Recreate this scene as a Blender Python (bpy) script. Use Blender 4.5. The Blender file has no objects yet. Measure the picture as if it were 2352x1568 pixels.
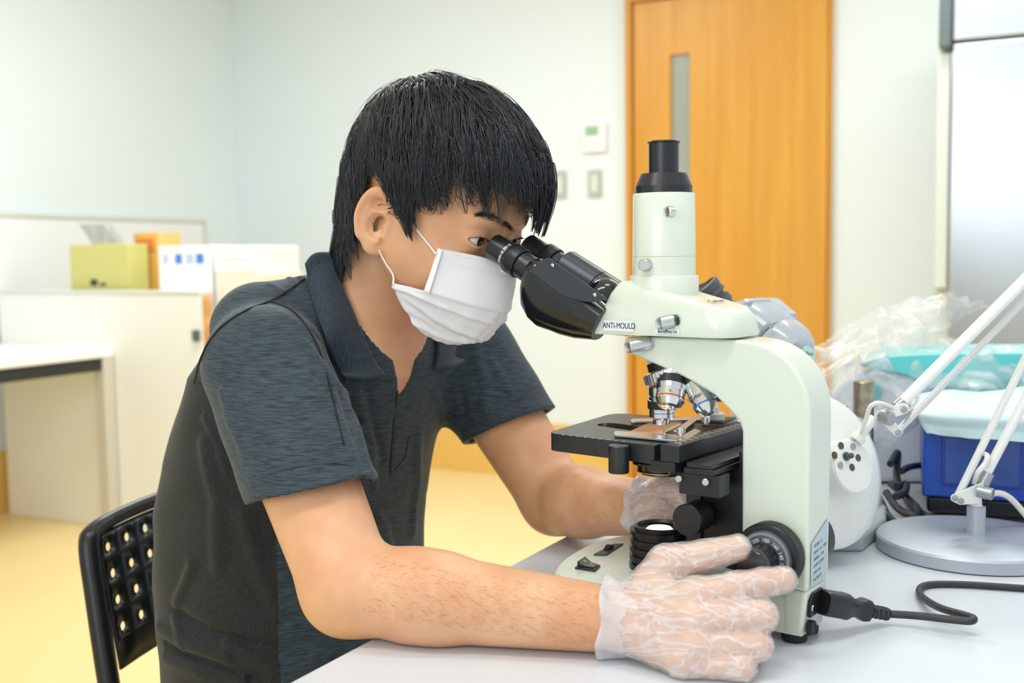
import bpy, bmesh, math, random
import numpy as np
from mathutils import Vector, Matrix
random.seed(7); np.random.seed(7)
SC = bpy.context.scene
COL = SC.collection
# ------------------------------------------------------------------ camera
F = 2500.0; HC = 1.05; ZT = 0.72
TH = math.atan(194/2500.0); RL = 0.013
Fw = np.array([0, math.cos(TH), -math.sin(TH)]); R0 = np.array([1.0, 0, 0]); U0 = np.array([0, math.sin(TH), math.cos(TH)])
CR = R0*math.cos(RL)-U0*math.sin(RL); CU = U0*math.cos(RL)+R0*math.sin(RL); CC = np.array([0, 0, HC])
cam = bpy.data.cameras.new('camera'); camo = bpy.data.objects.new('camera', cam); COL.objects.link(camo)
cam.sensor_width = 36; cam.lens = F/2352*36
camo.matrix_world = Matrix(((CR[0], CU[0], -Fw[0], 0), (CR[1], CU[1], -Fw[1], 0), (CR[2], CU[2], -Fw[2], HC), (0, 0, 0, 1)))
cam.dof.use_dof = True; cam.dof.focus_distance = 1.03; cam.dof.aperture_fstop = 5.6; cam.clip_start = .02
SC.camera = camo
# ------------------------------------------------------------------ world, exposure, lights
SC.view_settings.view_transform = 'Standard'; SC.view_settings.look = 'None'; SC.view_settings.gamma = 1.0
SC.view_settings.use_curve_mapping = False; SC.view_settings.exposure = 0.0
w = bpy.data.worlds.new('world'); SC.world = w; w.use_nodes = True
w.node_tree.nodes['Background'].inputs[0].default_value = (0.93, 0.97, 1.0, 1)
w.node_tree.nodes['Background'].inputs[1].default_value = 0.82
def area(name, loc, target, sx, sy, power, color):
    l = bpy.data.lights.new(name, 'AREA'); l.shape = 'RECTANGLE'; l.size = sx; l.size_y = sy; l.energy = power; l.color = color
    o = bpy.data.objects.new(name, l); COL.objects.link(o); o.location = loc
    o.rotation_euler = (Vector(target)-Vector(loc)).to_track_quat('-Z', 'Y').to_euler()
    return o
area('ceiling_lamp_light', (-0.6, 0.4, 2.60), (-0.6, 0.4, 0), 1.2, .3, 13, (.95, .985, 1))
area('ceiling_lamp_light', (0.7, 0.9, 2.60), (0.7, 0.9, 0), 1.2, .3, 10, (.95, .985, 1))
area('ceiling_lamp_light', (-0.8, 3.4, 2.60), (-0.8, 3.4, 0), 1.2, .3, 39, (.95, .985, 1))
area('ceiling_lamp_light', (1.3, 3.0, 2.60), (1.3, 3.0, 0), 1.2, .3, 19, (.95, .985, 1))
area('front_fill_light', (-1.3, -1.2, 1.7), (0, 1.1, .8), 1.6, 1.2, 18, (.93, .97, 1))  # fill light added behind the camera; no window is built there
# ------------------------------------------------------------------ pixel helpers (ray through a photo pixel, met with a depth or a height)
def ray(x, y): return Fw+(x-1176)/F*CR+(784-y)/F*CU
def P(x, y, Y): d = ray(x, y); return CC+d*Y/d[1]
def T(x, y, z=ZT): d = ray(x, y); return CC+d*(z-HC)/d[2]
S = 1/1.1
PHI = math.radians(37); Uu = np.array([-math.cos(PHI), math.sin(PHI), 0]); Lu = np.array([math.sin(PHI), math.cos(PHI), 0]); Zu = np.array([0, 0, 1.0])
O = P(1525, 600, 1.0); O[2] = ZT
def L(u, l, z): return O+S*(Uu*u+Lu*l+Zu*z)/1000       # microscope frame, millimetres
def ML(x, y, l):                                        # pixel met with the plane l = const of that frame
    d = ray(x, y); t = ((O+S*Lu*l/1000-CC)@Lu)/(d@Lu); return CC+d*t
def toL(p):
    q = (np.asarray(p)-O)/S*1000; return np.array([q@Uu, q@Lu, q[2]])
AR = math.radians(26.5); RB = np.array([math.sin(AR), math.cos(AR), 0]); RA = np.array([-math.cos(AR), math.sin(AR), 0])
def plane_hit(x, y, p0, n): d = ray(x, y); return CC+d*(((p0-CC)@n)/(d@n))
# ------------------------------------------------------------------ materials
def lin(c): return tuple((v/12.92 if v <= .04045 else ((v+.055)/1.055)**2.4) for v in (k/255 for k in c))
MATS = {}
def mat(name, rgb, rough=.5, metal=0, noise=None, bump=0, bscale=200, emis=None, trans=None, spec=None, sss=0, coat=0, stretch=None):
    if name in MATS: return MATS[name]
    m = bpy.data.materials.new(name); m.use_nodes = True; nt = m.node_tree; b = nt.nodes['Principled BSDF']
    c = lin(rgb)+(1,)
    b.inputs['Base Color'].default_value = c; b.inputs['Roughness'].default_value = rough; b.inputs['Metallic'].default_value = metal
    tc = nt.nodes.new('ShaderNodeTexCoord'); mp = nt.nodes.new('ShaderNodeMapping'); nt.links.new(tc.outputs['Object'], mp.inputs[0])
    if stretch: mp.inputs['Scale'].default_value = stretch
    if noise:      # (second colour, scale, amount)
        n = nt.nodes.new('ShaderNodeTexNoise'); n.inputs['Scale'].default_value = noise[1]; n.inputs['Detail'].default_value = 4
        nt.links.new(mp.outputs[0], n.inputs[0])
        mx = nt.nodes.new('ShaderNodeMix'); mx.data_type = 'RGBA'; mx.inputs['A'].default_value = c; mx.inputs['B'].default_value = lin(noise[0])+(1,)
        mr = nt.nodes.new('ShaderNodeMapRange'); mr.inputs[1].default_value = .35; mr.inputs[2].default_value = .65; mr.inputs[4].default_value = noise[2]
        nt.links.new(n.outputs[0], mr.inputs[0]); nt.links.new(mr.outputs[0], mx.inputs['Factor']); nt.links.new(mx.outputs['Result'], b.inputs['Base Color'])
    if bump:
        n2 = nt.nodes.new('ShaderNodeTexNoise'); n2.inputs['Scale'].default_value = bscale; n2.inputs['Detail'].default_value = 3
        nt.links.new(mp.outputs[0], n2.inputs[0]); bp = nt.nodes.new('ShaderNodeBump'); bp.inputs['Strength'].default_value = bump; bp.inputs['Distance'].default_value = .001
        nt.links.new(n2.outputs[0], bp.inputs['Height']); nt.links.new(bp.outputs[0], b.inputs['Normal'])
    if emis: b.inputs['Emission Color'].default_value = lin(emis[0])+(1,); b.inputs['Emission Strength'].default_value = emis[1]
    if trans: b.inputs['Transmission Weight'].default_value = trans
    if spec is not None: b.inputs['Specular IOR Level'].default_value = spec
    if sss: b.inputs['Subsurface Weight'].default_value = sss; b.inputs['Subsurface Radius'].default_value = (.010, .004, .002); b.inputs['Subsurface Scale'].default_value = 1
    if coat: b.inputs['Coat Weight'].default_value = coat; b.inputs['Coat Roughness'].default_value = .1
    MATS[name] = m; return m
# ------------------------------------------------------------------ mesh builder
class MB:
    def __init__(s): s.v = []; s.f = []
    def add(s, vs, fs):
        n = len(s.v); s.v += [tuple(map(float, p)) for p in vs]; s.f += [tuple(i+n for i in f) for f in fs]; return s
    def prism(s, lo, hi):          # two matching loops of 3d points
        n = len(lo)
        return s.add(list(lo)+list(hi), [tuple(range(n))[::-1], tuple(range(n, 2*n))]+[(i, (i+1) % n, n+(i+1) % n, n+i) for i in range(n)])
    def box(s, c, ex, ey, ez):     # centre and three half vectors
        c, ex, ey, ez = map(np.asarray, (c, ex, ey, ez))
        lo = [c-ex-ey-ez, c+ex-ey-ez, c+ex+ey-ez, c-ex+ey-ez]; return s.prism(lo, [p+2*ez for p in lo])
    def lathe(s, o, ax, prof, seg=40, ref=None, sx=1, sy=1):    # prof: (radius, height along ax); closes ends
        o = np.asarray(o, float); ax = np.asarray(ax, float); ax = ax/np.linalg.norm(ax)
        r = np.asarray(ref if ref is not None else ((0, 0, 1) if abs(ax[2]) < .9 else (1, 0, 0)), float)
        e1 = r-ax*(r@ax); e1 /= np.linalg.norm(e1); e2 = np.cross(ax, e1)
        vs = []; fs = []
        for (rr, h) in prof:
            for k in range(seg):
                a = 2*math.pi*k/seg; vs.append(o+ax*h+(e1*math.cos(a)*sx+e2*math.sin(a)*sy)*max(rr, 1e-6))
        m = len(prof)
        for i in range(m-1):
            for k in range(seg): fs.append((i*seg+k, i*seg+(k+1) % seg, (i+1)*seg+(k+1) % seg, (i+1)*seg+k))
        fs.append(tuple(range(seg))[::-1]); fs.append(tuple((m-1)*seg+k for k in range(seg)))
        return s.add(vs, fs)
    def tube(s, pts, r, seg=12, flat=1.0, closed=False, ref=(0, 0, 1)):
        pts = [np.asarray(p, float) for p in pts]; n = len(pts); rs = r if hasattr(r, '__len__') else [r]*n
        vs = []; fs = []; pe = None
        for i, p in enumerate(pts):
            a = pts[(i-1) % n if closed else max(i-1, 0)]; b = pts[(i+1) % n if closed else min(i+1, n-1)]
            t = b-a; t /= (np.linalg.norm(t)+1e-12)
            if pe is None:
                q = np.asarray(ref, float)
                if abs(q@t) > .95: q = np.array([1.0, 0, 0])
            else: q = pe
            e1 = q-t*(q@t); e1 /= np.linalg.norm(e1); e2 = np.cross(t, e1); pe = e1
            for k in range(seg):
                an = 2*math.pi*k/seg; vs.append(p+rs[i]*(e1*math.cos(an)+e2*math.sin(an)*flat))
        for i in range(n if closed else n-1):
            j = (i+1) % n
            for k in range(seg): fs.append((i*seg+k, i*seg+(k+1) % seg, j*seg+(k+1) % seg, j*seg+k))
        if not closed: fs.append(tuple(range(seg))[::-1]); fs.append(tuple((n-1)*seg+k for k in range(seg)))
        return s.add(vs, fs)
    def grid(s, G, closed_u=False):    # G: rows of 3d points
        G = np.asarray(G); a, b = G.shape[:2]; fs = []
        for i in range(a-1):
            for j in range(b if closed_u else b-1): fs.append((i*b+j, i*b+(j+1) % b, (i+1)*b+(j+1) % b, (i+1)*b+j))
        return s.add(G.reshape(-1, 3), fs)
    def ball(s, c, r, seg=16):
        pr = [(r*math.sin(math.pi*i/seg), -r*math.cos(math.pi*i/seg)) for i in range(seg+1)]
        return s.lathe(c, (0, 0, 1), pr, seg*2)
def tag(o, label=None, cat=None, group=None, kind=None):
    if label: o['label'] = label
    if cat: o['category'] = cat
    if group: o['group'] = group
    if kind: o['kind'] = kind
    return o
def thing(name, loc, label, cat, group=None, kind=None):
    o = bpy.data.objects.new(name, None); COL.objects.link(o); o.location = tuple(loc); o.empty_display_size = .05
    return tag(o, label, cat, group, kind)
WL = {}
def obj(name, mb, m, parent=None, bevel=0, bseg=3, angle=35, sub=0, solid=0, soff=0, origin=None, recalc=True):
    v, f = (mb.v, mb.f) if isinstance(mb, MB) else mb
    v = np.asarray(v, float)
    if parent is not None: o0 = WL.get(parent.name, np.array(parent.location))
    elif origin is not None: o0 = np.asarray(origin, float)
    else: o0 = np.array([(v[:, 0].min()+v[:, 0].max())/2, (v[:, 1].min()+v[:, 1].max())/2, v[:, 2].min()])
    me = bpy.data.meshes.new(name); me.from_pydata((v-o0).tolist(), [], f)
    if recalc:
        bm = bmesh.new(); bm.from_mesh(me); bmesh.ops.recalc_face_normals(bm, faces=bm.faces); bm.to_mesh(me); bm.free()
    me.polygons.foreach_set('use_smooth', [True]*len(me.polygons)); me.update()
    if angle < 180: me.set_sharp_from_angle(angle=math.radians(angle))
    me.materials.append(m)
    o = bpy.data.objects.new(name, me); COL.objects.link(o)
    if parent is None: o.location = tuple(o0)
    else: o.parent = parent
    WL[o.name] = o0
    if solid: md = o.modifiers.new('solid', 'SOLIDIFY'); md.thickness = solid; md.offset = soff
    if bevel:
        md = o.modifiers.new('bevel', 'BEVEL'); md.width = bevel; md.segments = bseg; md.limit_method = 'ANGLE'; md.angle_limit = math.radians(35); md.harden_normals = False
    if sub: md = o.modifiers.new('sub', 'SUBSURF'); md.levels = sub; md.render_levels = sub
    return o
def crv(pts, n=8, closed=False):       # Catmull-Rom through points
    pts = [np.asarray(p, float) for p in pts]; m = len(pts); out = []
    for i in range(m if closed else m-1):
        p0 = pts[(i-1) % m] if (closed or i > 0) else 2*pts[0]-pts[1]; p1 = pts[i]; p2 = pts[(i+1) % m]
        p3 = pts[(i+2) % m] if (closed or i+2 < m) else 2*pts[-1]-pts[-2]
        for k in range(n):
            t = k/n; out.append(.5*((2*p1)+(p2-p0)*t+(2*p0-5*p1+4*p2-p3)*t*t+(3*p1-p0-3*p2+p3)*t**3))
    if not closed: out.append(pts[-1])
    return out
def text(name, s, m, parent, o, ex, up, size, depth=.0001, wscale=1.0, align='CENTER', bold=False):
    cu = bpy.data.curves.new(name, 'FONT'); cu.body = s; cu.size = size; cu.extrude = depth; cu.align_x = align; cu.align_y = 'CENTER'
    if bold: cu.offset = size*.02
    tmp = bpy.data.objects.new('tmp', cu); COL.objects.link(tmp)
    dg = bpy.context.evaluated_depsgraph_get(); me0 = bpy.data.meshes.new_from_object(tmp.evaluated_get(dg))
    ex = np.asarray(ex, float)/np.linalg.norm(ex); up = np.asarray(up, float); up = up-ex*(up@ex); up /= np.linalg.norm(up); nz = np.cross(ex, up)
    v = [np.asarray(o)+ex*q.co[0]*wscale+up*q.co[1]+nz*q.co[2] for q in me0.vertices]; f = [tuple(p.vertices) for p in me0.polygons]
    bpy.data.objects.remove(tmp); bpy.data.curves.remove(cu); bpy.data.meshes.remove(me0)
    return obj(name, (v, f), m, parent, recalc=False, angle=180)
# ------------------------------------------------------------------ room
WHITE = mat('wall_paint', (236, 246, 250), .6, noise=((233, 243, 247), 1.5, .6))
FLOORM = mat('floor_vinyl', (248, 222, 160), .38, noise=((245, 216, 150), 6, .5))
SKIRT = mat('skirting_vinyl', (243, 200, 110), .45, noise=((238, 192, 100), 5, .5))
W0 = T(1450, 1112, 0)
def wallpt(x, y=600): return plane_hit(x, y, W0, RB)
def hor(x): p = wallpt(x); return ((p-W0)@RA)     # distance along the wall (leftwards) under pixel column x
tC = hor(552); corner = W0+RA*tC
def V3(p, z): return np.array([p[0], p[1], z])
ZC = 2.7
rt = -2.6     # right end of the back wall
def wall_slab(name, p, q, out, z0, z1, m, th=.1):
    b = MB(); a = np.asarray(out)*th
    b.prism([V3(p, z0), V3(q, z0), V3(q+a, z0), V3(p+a, z0)], [V3(p, z1), V3(q, z1), V3(q+a, z1), V3(p+a, z1)])
    return tag(obj(name, b, m), kind='structure')
wall_slab('wall_back', W0+RA*(tC+.1), W0+RA*rt, RB, 0, ZC, WHITE)
wall_slab('wall_left', corner, corner-RB*7.5, RA, 0, ZC, WHITE)
fl = MB(); q0 = W0+RA*(tC+.1)+RB*.1; q1 = W0+RA*(rt-.2)+RB*.1
loop = [q0, q1, q1-RB*7.6, q0-RB*7.6]
fl.prism([V3(p, -.05) for p in loop], [V3(p, 0) for p in loop]); tag(obj('floor', fl, FLOORM), kind='structure')
ce = MB(); ce.prism([V3(p, ZC) for p in loop], [V3(p, ZC+.05) for p in loop]); tag(obj('ceiling', ce, mat('ceiling_paint', (245, 246, 244), .8)), kind='structure')
# skirting
dl = hor(1447); dr = hor(1910)
b = MB()
def slabA(b, a0, a1, z0, z1, y0, y1):    # on the back wall: along RA, height, distance in front (toward the room)
    p = [W0+RA*a0-RB*y0, W0+RA*a1-RB*y0, W0+RA*a1-RB*y1, W0+RA*a0-RB*y1]
    return b.prism([V3(q, z0) for q in p], [V3(q, z1) for q in p])
slabA(b, dl+.001, tC-.001, 0, .26, 0.0, .012)
tag(obj('baseboard_back', b, SKIRT, bevel=.004), kind='structure')
b = MB(); slabA(b, rt+.01, dr-.001, 0, .26, 0.0, .012); tag(obj('baseboard_back_right', b, SKIRT, bevel=.004), kind='structure')
b = MB(); cq = corner-RA*.012
b.prism([V3(p, 0) for p in (corner-RB*.013, corner-RB*6, cq-RB*6, cq-RB*.013)], [V3(p, .26) for p in (corner-RB*.013, corner-RB*6, cq-RB*6, cq-RB*.013)])
tag(obj('baseboard_left', b, SKIRT, bevel=.004), kind='structure')
# door
WOOD = mat('door_wood', (226, 165, 62), .38, noise=((212, 146, 48), 3.2, .75), stretch=(6, 6, .35))
WOODD = mat('door_frame_wood', (220, 155, 56), .4, noise=((205, 138, 44), 4, .7), stretch=(6, 6, .35))
ZD = wallpt(1457, 11)[2]
df = tag(thing('door_frame', V3(W0+RA*(dl+dr)/2, 0), 'honey coloured wooden frame around the door in the back wall', 'door frame', kind=None), kind='structure')
df.name = 'door_1'; del df['label'], df['category']
b = MB(); slabA(b, dl-.03, dl, 0, ZD+.05, 0, .055); obj('jamb', b, WOODD, df, bevel=.004)
b = MB(); slabA(b, dr, dr+.015, 0, ZD+.05, 0, .03); obj('jamb', b, WOODD, df, bevel=.003)
b = MB(); slabA(b, dr+.015, dl-.03, ZD, ZD+.05, 0, .055); obj('door_head', b, WOODD, df, bevel=.004)
# leaf with a window opening: four slabs around the hole in one mesh
w0, w1 = hor(1546), hor(1590); zt = wallpt(1546, 129)[2]; zb = wallpt(1590, 466)[2]
b = MB(); a0, a1 = dr+.017, dl-.034
xs = [a0, w1, w0, a1]; zs = [.006, zb, zt, ZD-.004]
for i in range(3):
    for j in range(3):
        if i == 1 and j == 1: continue
        for yy in (.004, .034):
            p = [W0+RA*xs[i]-RB*yy, W0+RA*xs[i+1]-RB*yy]
            b.add([V3(p[0], zs[j]), V3(p[1], zs[j]), V3(p[1], zs[j+1]), V3(p[0], zs[j+1])], [(0, 1, 2, 3)])
def ring(b, X0, X1, Z0, Z1):
    for (xa, za, xb, zb_) in ((X0, Z0, X1, Z0), (X1, Z0, X1, Z1), (X1, Z1, X0, Z1), (X0, Z1, X0, Z0)):
        P4 = [W0+RA*xa-RB*.004, W0+RA*xb-RB*.004, W0+RA*xb-RB*.034, W0+RA*xa-RB*.034]
        b.add([V3(P4[0], za), V3(P4[1], zb_), V3(P4[2], zb_), V3(P4[3], za)], [(0, 1, 2, 3)])
ring(b, xs[1], xs[2], zs[1], zs[2]); ring(b, xs[0], xs[3], zs[0], zs[3])
leaf = obj('door_leaf', b, WOOD, df, recalc=False)
b = MB(); slabA(b, w1, w0, zb, zt, .012, .018); obj('frosted_pane', b, mat('frosted_pane', (160, 168, 158), .35), df)
# thermostat and switches
def wall_thing(name, x0, y0, x1, y1, label, cat, group=None):
    c = wallpt((x0+x1)/2, (y0+y1)/2); t = thing(name, c, label, cat, group); return t, c
def wall_box(x0, y0, x1, y1, d0, d1):
    a, bq = wallpt(x0, (y0+y1)/2), wallpt(x1, (y0+y1)/2); zt_ = wallpt((x0+x1)/2, y0)[2]; zb_ = wallpt((x0+x1)/2, y1)[2]
    b = MB(); slabA(b, (a-W0)@RA, (bq-W0)@RA, zb_, zt_, d0, d1); return b
t, c = wall_thing('thermostat', 1342, 285, 1395, 350, 'white wall controller with a small green screen, left of the door', 'thermostat')
obj('case', wall_box(1342, 285, 1395, 350, .001, .022), mat('white_plastic', (250, 250, 250), .4), t, bevel=.004)
obj('screen', wall_box(1349, 291, 1378, 312, .0225, .024), mat('lcd_green', (160, 195, 165), .3), t)
for k in range(3): obj('button', wall_box(1349+k*14, 327, 1358+k*14, 334, .0225, .024), mat('pale_button', (232, 233, 238), .5), t, bevel=.001)
for (x0, x1, y0, y1, lb) in ((1262, 1302, 394, 456, 'grey framed wall switch half hidden behind the hair of the person'), (1352, 1383, 391, 453, 'grey framed wall switch below the wall thermostat')):
    t, c = wall_thing('wall_switch', x0, y0, x1, y1, lb, 'switch', 'wall switches left of the door')
    obj('frame', wall_box(x0, y0, x1, y1, .001, .01), mat('switch_frame', (184, 194, 186), .4), t, bevel=.002)
    obj('rocker', wall_box(x0+8, y0+11, x1-8, y1-12, .0102, .014), mat('switch_rocker', (228, 230, 220), .4), t, bevel=.001)
# refrigerator
STEEL = mat('brushed_steel', (188, 193, 197), .26, 1.0, bump=.12, bscale=12, stretch=(1, 1, 14))
FY = 3.35
fc = P(2178, 600, FY)
t = thing('steel_refrigerator', V3(fc, 0), 'tall stainless steel refrigerator against the back wall at the right', 'refrigerator')
fw_ = .62
def fbox(a0, a1, y0, y1, z0, z1):   # a: to the right of fc along the wall, y: away from the camera
    p = [fc-RA*a0+RB*y0, fc-RA*a1+RB*y0, fc-RA*a1+RB*y1, fc-RA*a0+RB*y1]; return MB().prism([V3(q, z0) for q in p], [V3(q, z1) for q in p])
dep = min(.75, ((W0-fc)@RB)-.02)
obj('body', fbox(-.045, fw_+.02, .045, dep, .02, 2.0), mat('fridge_body', (214, 220, 214), .35), t, bevel=.005)
zs_ = P(2178, 100, FY)[2]
obj('door', fbox(0, fw_, -.012, .044, .75, zs_-.004), STEEL, t, bevel=.006)
obj('door', fbox(0, fw_, -.012, .044, .08, .742), STEEL, t, bevel=.006)
obj('door', fbox(0, fw_, -.012, .044, zs_+.004, 1.98), STEEL, t, bevel=.006)
obj('hinge_strip', fbox(-.040, -.003, .0, .044, P(2150, 662, FY)[2], P(2150, 122, FY)[2]), mat('hinge_plastic', (226, 232, 226), .3), t, bevel=.004)
obj('handle', fbox(-.036, .0, -.03, .044, P(2160, 112, FY)[2], 1.98), mat('handle_grey', (110, 124, 128), .35), t, bevel=.008)
for a in (.0, fw_-.05): obj('foot', fbox(a, a+.04, .06, .10, 0, .02), mat('foot_black', (30, 30, 30), .5), t)
# partition cabinet on the left
Q = T(252, 1211, 0)
PX = lambda x, y: plane_hit(x, y, Q, RB)
xl, xr = (PX(3, 800)-Q)@RA, (PX(467, 800)-Q)@RA; zp = PX(240, 667)[2]
PAN = mat('laminate_white', (246, 246, 240), .45)
b = MB(); pp = [Q+RA*xl, Q+RA*xr, Q+RA*xr+RB*.05, Q+RA*xl+RB*.05]
t = thing('low_partition', V3((pp[0]+pp[2])/2, 0), 'long white partition in front of the row of boxes, behind the desk at the left', 'partition')
obj('panel', b.prism([V3(p, 0) for p in pp], [V3(p, zp-.0125) for p in pp]), PAN, t, bevel=.002)
pq = [Q+RA*xl-RB*.004, Q+RA*(xr+.004)-RB*.004, Q+RA*(xr+.004)+RB*.054, Q+RA*xl+RB*.054]
obj('top_rail', MB().prism([V3(p, zp-.012) for p in pq], [V3(p, zp) for p in pq]), mat('laminate_top', (226, 228, 222), .4), t, bevel=.003)
pe = [Q+RA*(xr-.0005)+RB*.002, Q+RA*(xr-.006)+RB*.002, Q+RA*(xr-.006)+RB*.048, Q+RA*(xr-.0005)+RB*.048]
obj('end_panel', MB().prism([V3(p, .02) for p in pe], [V3(p, zp-.013) for p in pe]), mat('end_brown', (206, 140, 70), .6, noise=((236, 200, 150), 14, .8)), t)
pe = [PX(446, 770), PX(460, 770)]
obj('socket', MB().prism([V3(p, PX(450, 783)[2]) for p in (pe[0]-RB*.012, pe[1]-RB*.012, pe[1]-RB*.0005, pe[0]-RB*.0005)], [V3(p, PX(450, 758)[2]) for p in (pe[0]-RB*.012, pe[1]-RB*.012, pe[1]-RB*.0005, pe[0]-RB*.0005)]), mat('socket_green', (84, 100, 88), .5), t)
# counter behind the partition
zz = PX(540, 740)[2]; xs0, xs1 = xl+0, (plane_hit(560, 700, Q+RB*.08, RB)-Q)@RA
pp = [Q+RA*(xs0-.3)+RB*.06, Q+RA*xs1+RB*.06, Q+RA*xs1+RB*.5, Q+RA*(xs0-.3)+RB*.5]
tag(obj('back_counter', MB().prism([V3(p, 0) for p in pp], [V3(p, zz) for p in pp]), mat('laminate_top', (236, 236, 226), .4), bevel=.004), 'pale counter behind the long white partition, under the row of boxes', 'counter')
# desk at the left
DL = PX(262, 798); zd = DL[2]
t = thing('side_desk', V3(DL, 0), 'pale desk at the far left with a dark rail under its top', 'desk')
a0 = (DL-Q)@RA
dk = lambda a, bb: Q+RA*(a0+a)-RB*bb
pp = [dk(0, .002), dk(.75, .002), dk(.75, 1.5), dk(0, 1.5)]
obj('desktop', MB().prism([V3(p, zd-.035) for p in pp], [V3(p, zd) for p in pp]), mat('desk_top', (248, 248, 246), .35), t, bevel=.004)
pp = [dk(.01, .06), dk(.03, .06), dk(.03, 1.48), dk(.01, 1.48)]
obj('rail', MB().prism([V3(p, zd-.085) for p in pp], [V3(p, zd-.036) for p in pp]), mat('rail_black', (38, 42, 42), .5), t)
pp = [dk(-.0, .004), dk(.05, .004), dk(.05, .055), dk(-.0, .055)]
obj('leg', MB().prism([V3(p, 0) for p in pp], [V3(p, zd-.036) for p in pp]), mat('desk_leg', (206, 202, 186), .4), t, bevel=.004)
for a_ in (0, .7):
    pp = [dk(a_, 1.4), dk(a_+.05, 1.4), dk(a_+.05, 1.45), dk(a_, 1.45)]
    obj('leg', MB().prism([V3(p, 0) for p in pp], [V3(p, zd-.036) for p in pp]), mat('desk_leg', (206, 202, 186), .4), t, bevel=.004)
# long white panel on the left wall
LP = lambda x, y: plane_hit(x, y, corner-RA*.002, RA)
e1 = LP(465, 504); zt_ = e1[2]; e0 = e1-RB*2.6
t = thing('wall_panel', V3((e0+e1)/2, .75), 'plain white panel with a thin grey rim fixed low on the left wall', 'panel')
def lbox(p, q, z0, z1, d0, d1): pp = [p-RA*d0, q-RA*d0, q-RA*d1, p-RA*d1]; return MB().prism([V3(k, z0) for k in pp], [V3(k, z1) for k in pp])
obj('board', lbox(e0, e1-RB*.02, .75, zt_-.02, .003, .02), mat('chest_white', (247, 249, 250), .4), t, bevel=.003)
obj('rim', lbox(e0, e1, zt_-.0195, zt_, .0, .028), mat('chest_rim', (222, 226, 218), .5), t, bevel=.003)
obj('rim', lbox(e1-RB*.0195, e1, .75, zt_-.02, .0, .028), mat('chest_rim', (222, 226, 218), .5), t, bevel=.003)
# boxes on the cabinet
def carton(name, x0, x1, y0, d0, dep, label, m, z=None, group=None, cat='box', yaw=0):
    p0 = plane_hit(x0, 660, Q+RB*d0, RB); p1 = plane_hit(x1, 660, Q+RB*d0, RB); z = zz+.0005 if z is None else z
    top = plane_hit((x0+x1)/2, y0, Q+RB*d0, RB)[2]
    pp = [p0, p1, p1+RB*dep, p0+RB*dep]
    t = thing(name, V3((p0+p1)/2+RB*dep/2, z), label, cat, group)
    obj('carton', MB().prism([V3(p, z) for p in pp], [V3(p, top) for p in pp]), m, t, bevel=.004)
    return t, p0, p1, z, top
t, p0, p1, z0, z1 = carton('cardboard_box', 163, 300, 561, .08, .1, 'yellow green box with a grey packet sticking out of its top', mat('box_olive', (216, 210, 130), .6))
def mark(t, name, p0, p1, z0, z1, a, b_, c, d, m, off=.0008):   # rectangle on a box front in fractions
    q = [p0+(p1-p0)*a, p0+(p1-p0)*b_]; zz = [z0+(z1-z0)*c, z0+(z1-z0)*d]
    pp = [q[0]-RB*off, q[1]-RB*off, q[1]+RB*.001, q[0]+RB*.001]
    return obj(name, MB().prism([V3(p, zz[0]) for p in pp], [V3(p, zz[1]) for p in pp]), m, t)
DARKB = mat('print_dark', (62, 66, 72), .6); BLUEP = mat('print_blue', (70, 140, 225), .6); PALEB = mat('print_pale_blue', (190, 210, 240), .6)
mark(t, 'printed_mark', p0, p1, z0, z1, .34, .46, .44, .53, DARKB); mark(t, 'printed_mark', p0, p1, z0, z1, .50, .60, .44, .48, DARKB)
g0 = (p0+p1)/2+RB*.1
t2 = thing('grey_packet', V3(g0, z1), 'grey printed packet sticking up slantwise from the yellow green box', 'packet')
q = [plane_hit(x, y, Q+RB*.13, RB) for x, y in ((190, 517), (248, 517), (284, 566), (222, 566))]
q = [p+Zu*(.004) for p in q]
obj('sleeve', MB().prism([p-RB*.02 for p in q], [p+RB*.02 for p in q]), mat('packet_grey', (196, 198, 192), .5, noise=((170, 173, 170), 30, .8)), t2, bevel=.002)
t, p0, p1, z0, z1 = carton('orange_box', 311, 366, 534, .20, .1, 'tall narrow orange box between the olive and the white box', mat('box_orange', (238, 186, 90), .6))
sd = obj('side_panel', MB().prism([p1-RB*.0, p1-RA*.075+RB*.02, p1-RA*.075+RB*.1, p1+RB*.1], [V3(p, z1) for p in (p1, p1-RA*.075+RB*.02, p1-RA*.075+RB*.1, p1+RB*.1)]) if 0 else MB().prism([V3(p, z0) for p in (p1-RA*.001, p1-RA*.03+RB*.01, p1-RA*.03+RB*.1, p1-RA*.001+RB*.1)], [V3(p, z1) for p in (p1-RA*.001, p1-RA*.03+RB*.01, p1-RA*.03+RB*.1, p1-RA*.001+RB*.1)]), mat('box_orange_side', (240, 208, 130), .6), t)
mark(t, 'printed_mark', p0, p1, z0, z1, .15, .85, .80, .93, mat('print_orange', (240, 140, 60), .6)); mark(t, 'printed_mark', p0, p1, z0, z1, .1, .9, .77, .79, mat('print_brown', (170, 140, 80), .6))
mark(t, 'printed_mark', p0, p1, z0, z1, .35, .6, .45, .72, mat('print_brown', (170, 140, 80), .6))
t, p0, p1, z0, z1 = carton('white_box', 366, 486, 564, .065, .12, 'white cardboard box with blue squares printed on it', mat('box_white', (250, 251, 252), .5))
for a in ((.33, .46, BLUEP), (.54, .68, PALEB), (.73, .87, BLUEP), (.1, .19, PALEB)): mark(t, 'printed_mark', p0, p1, z0, z1, a[0], a[1], .76, .89, a[2])
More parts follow.
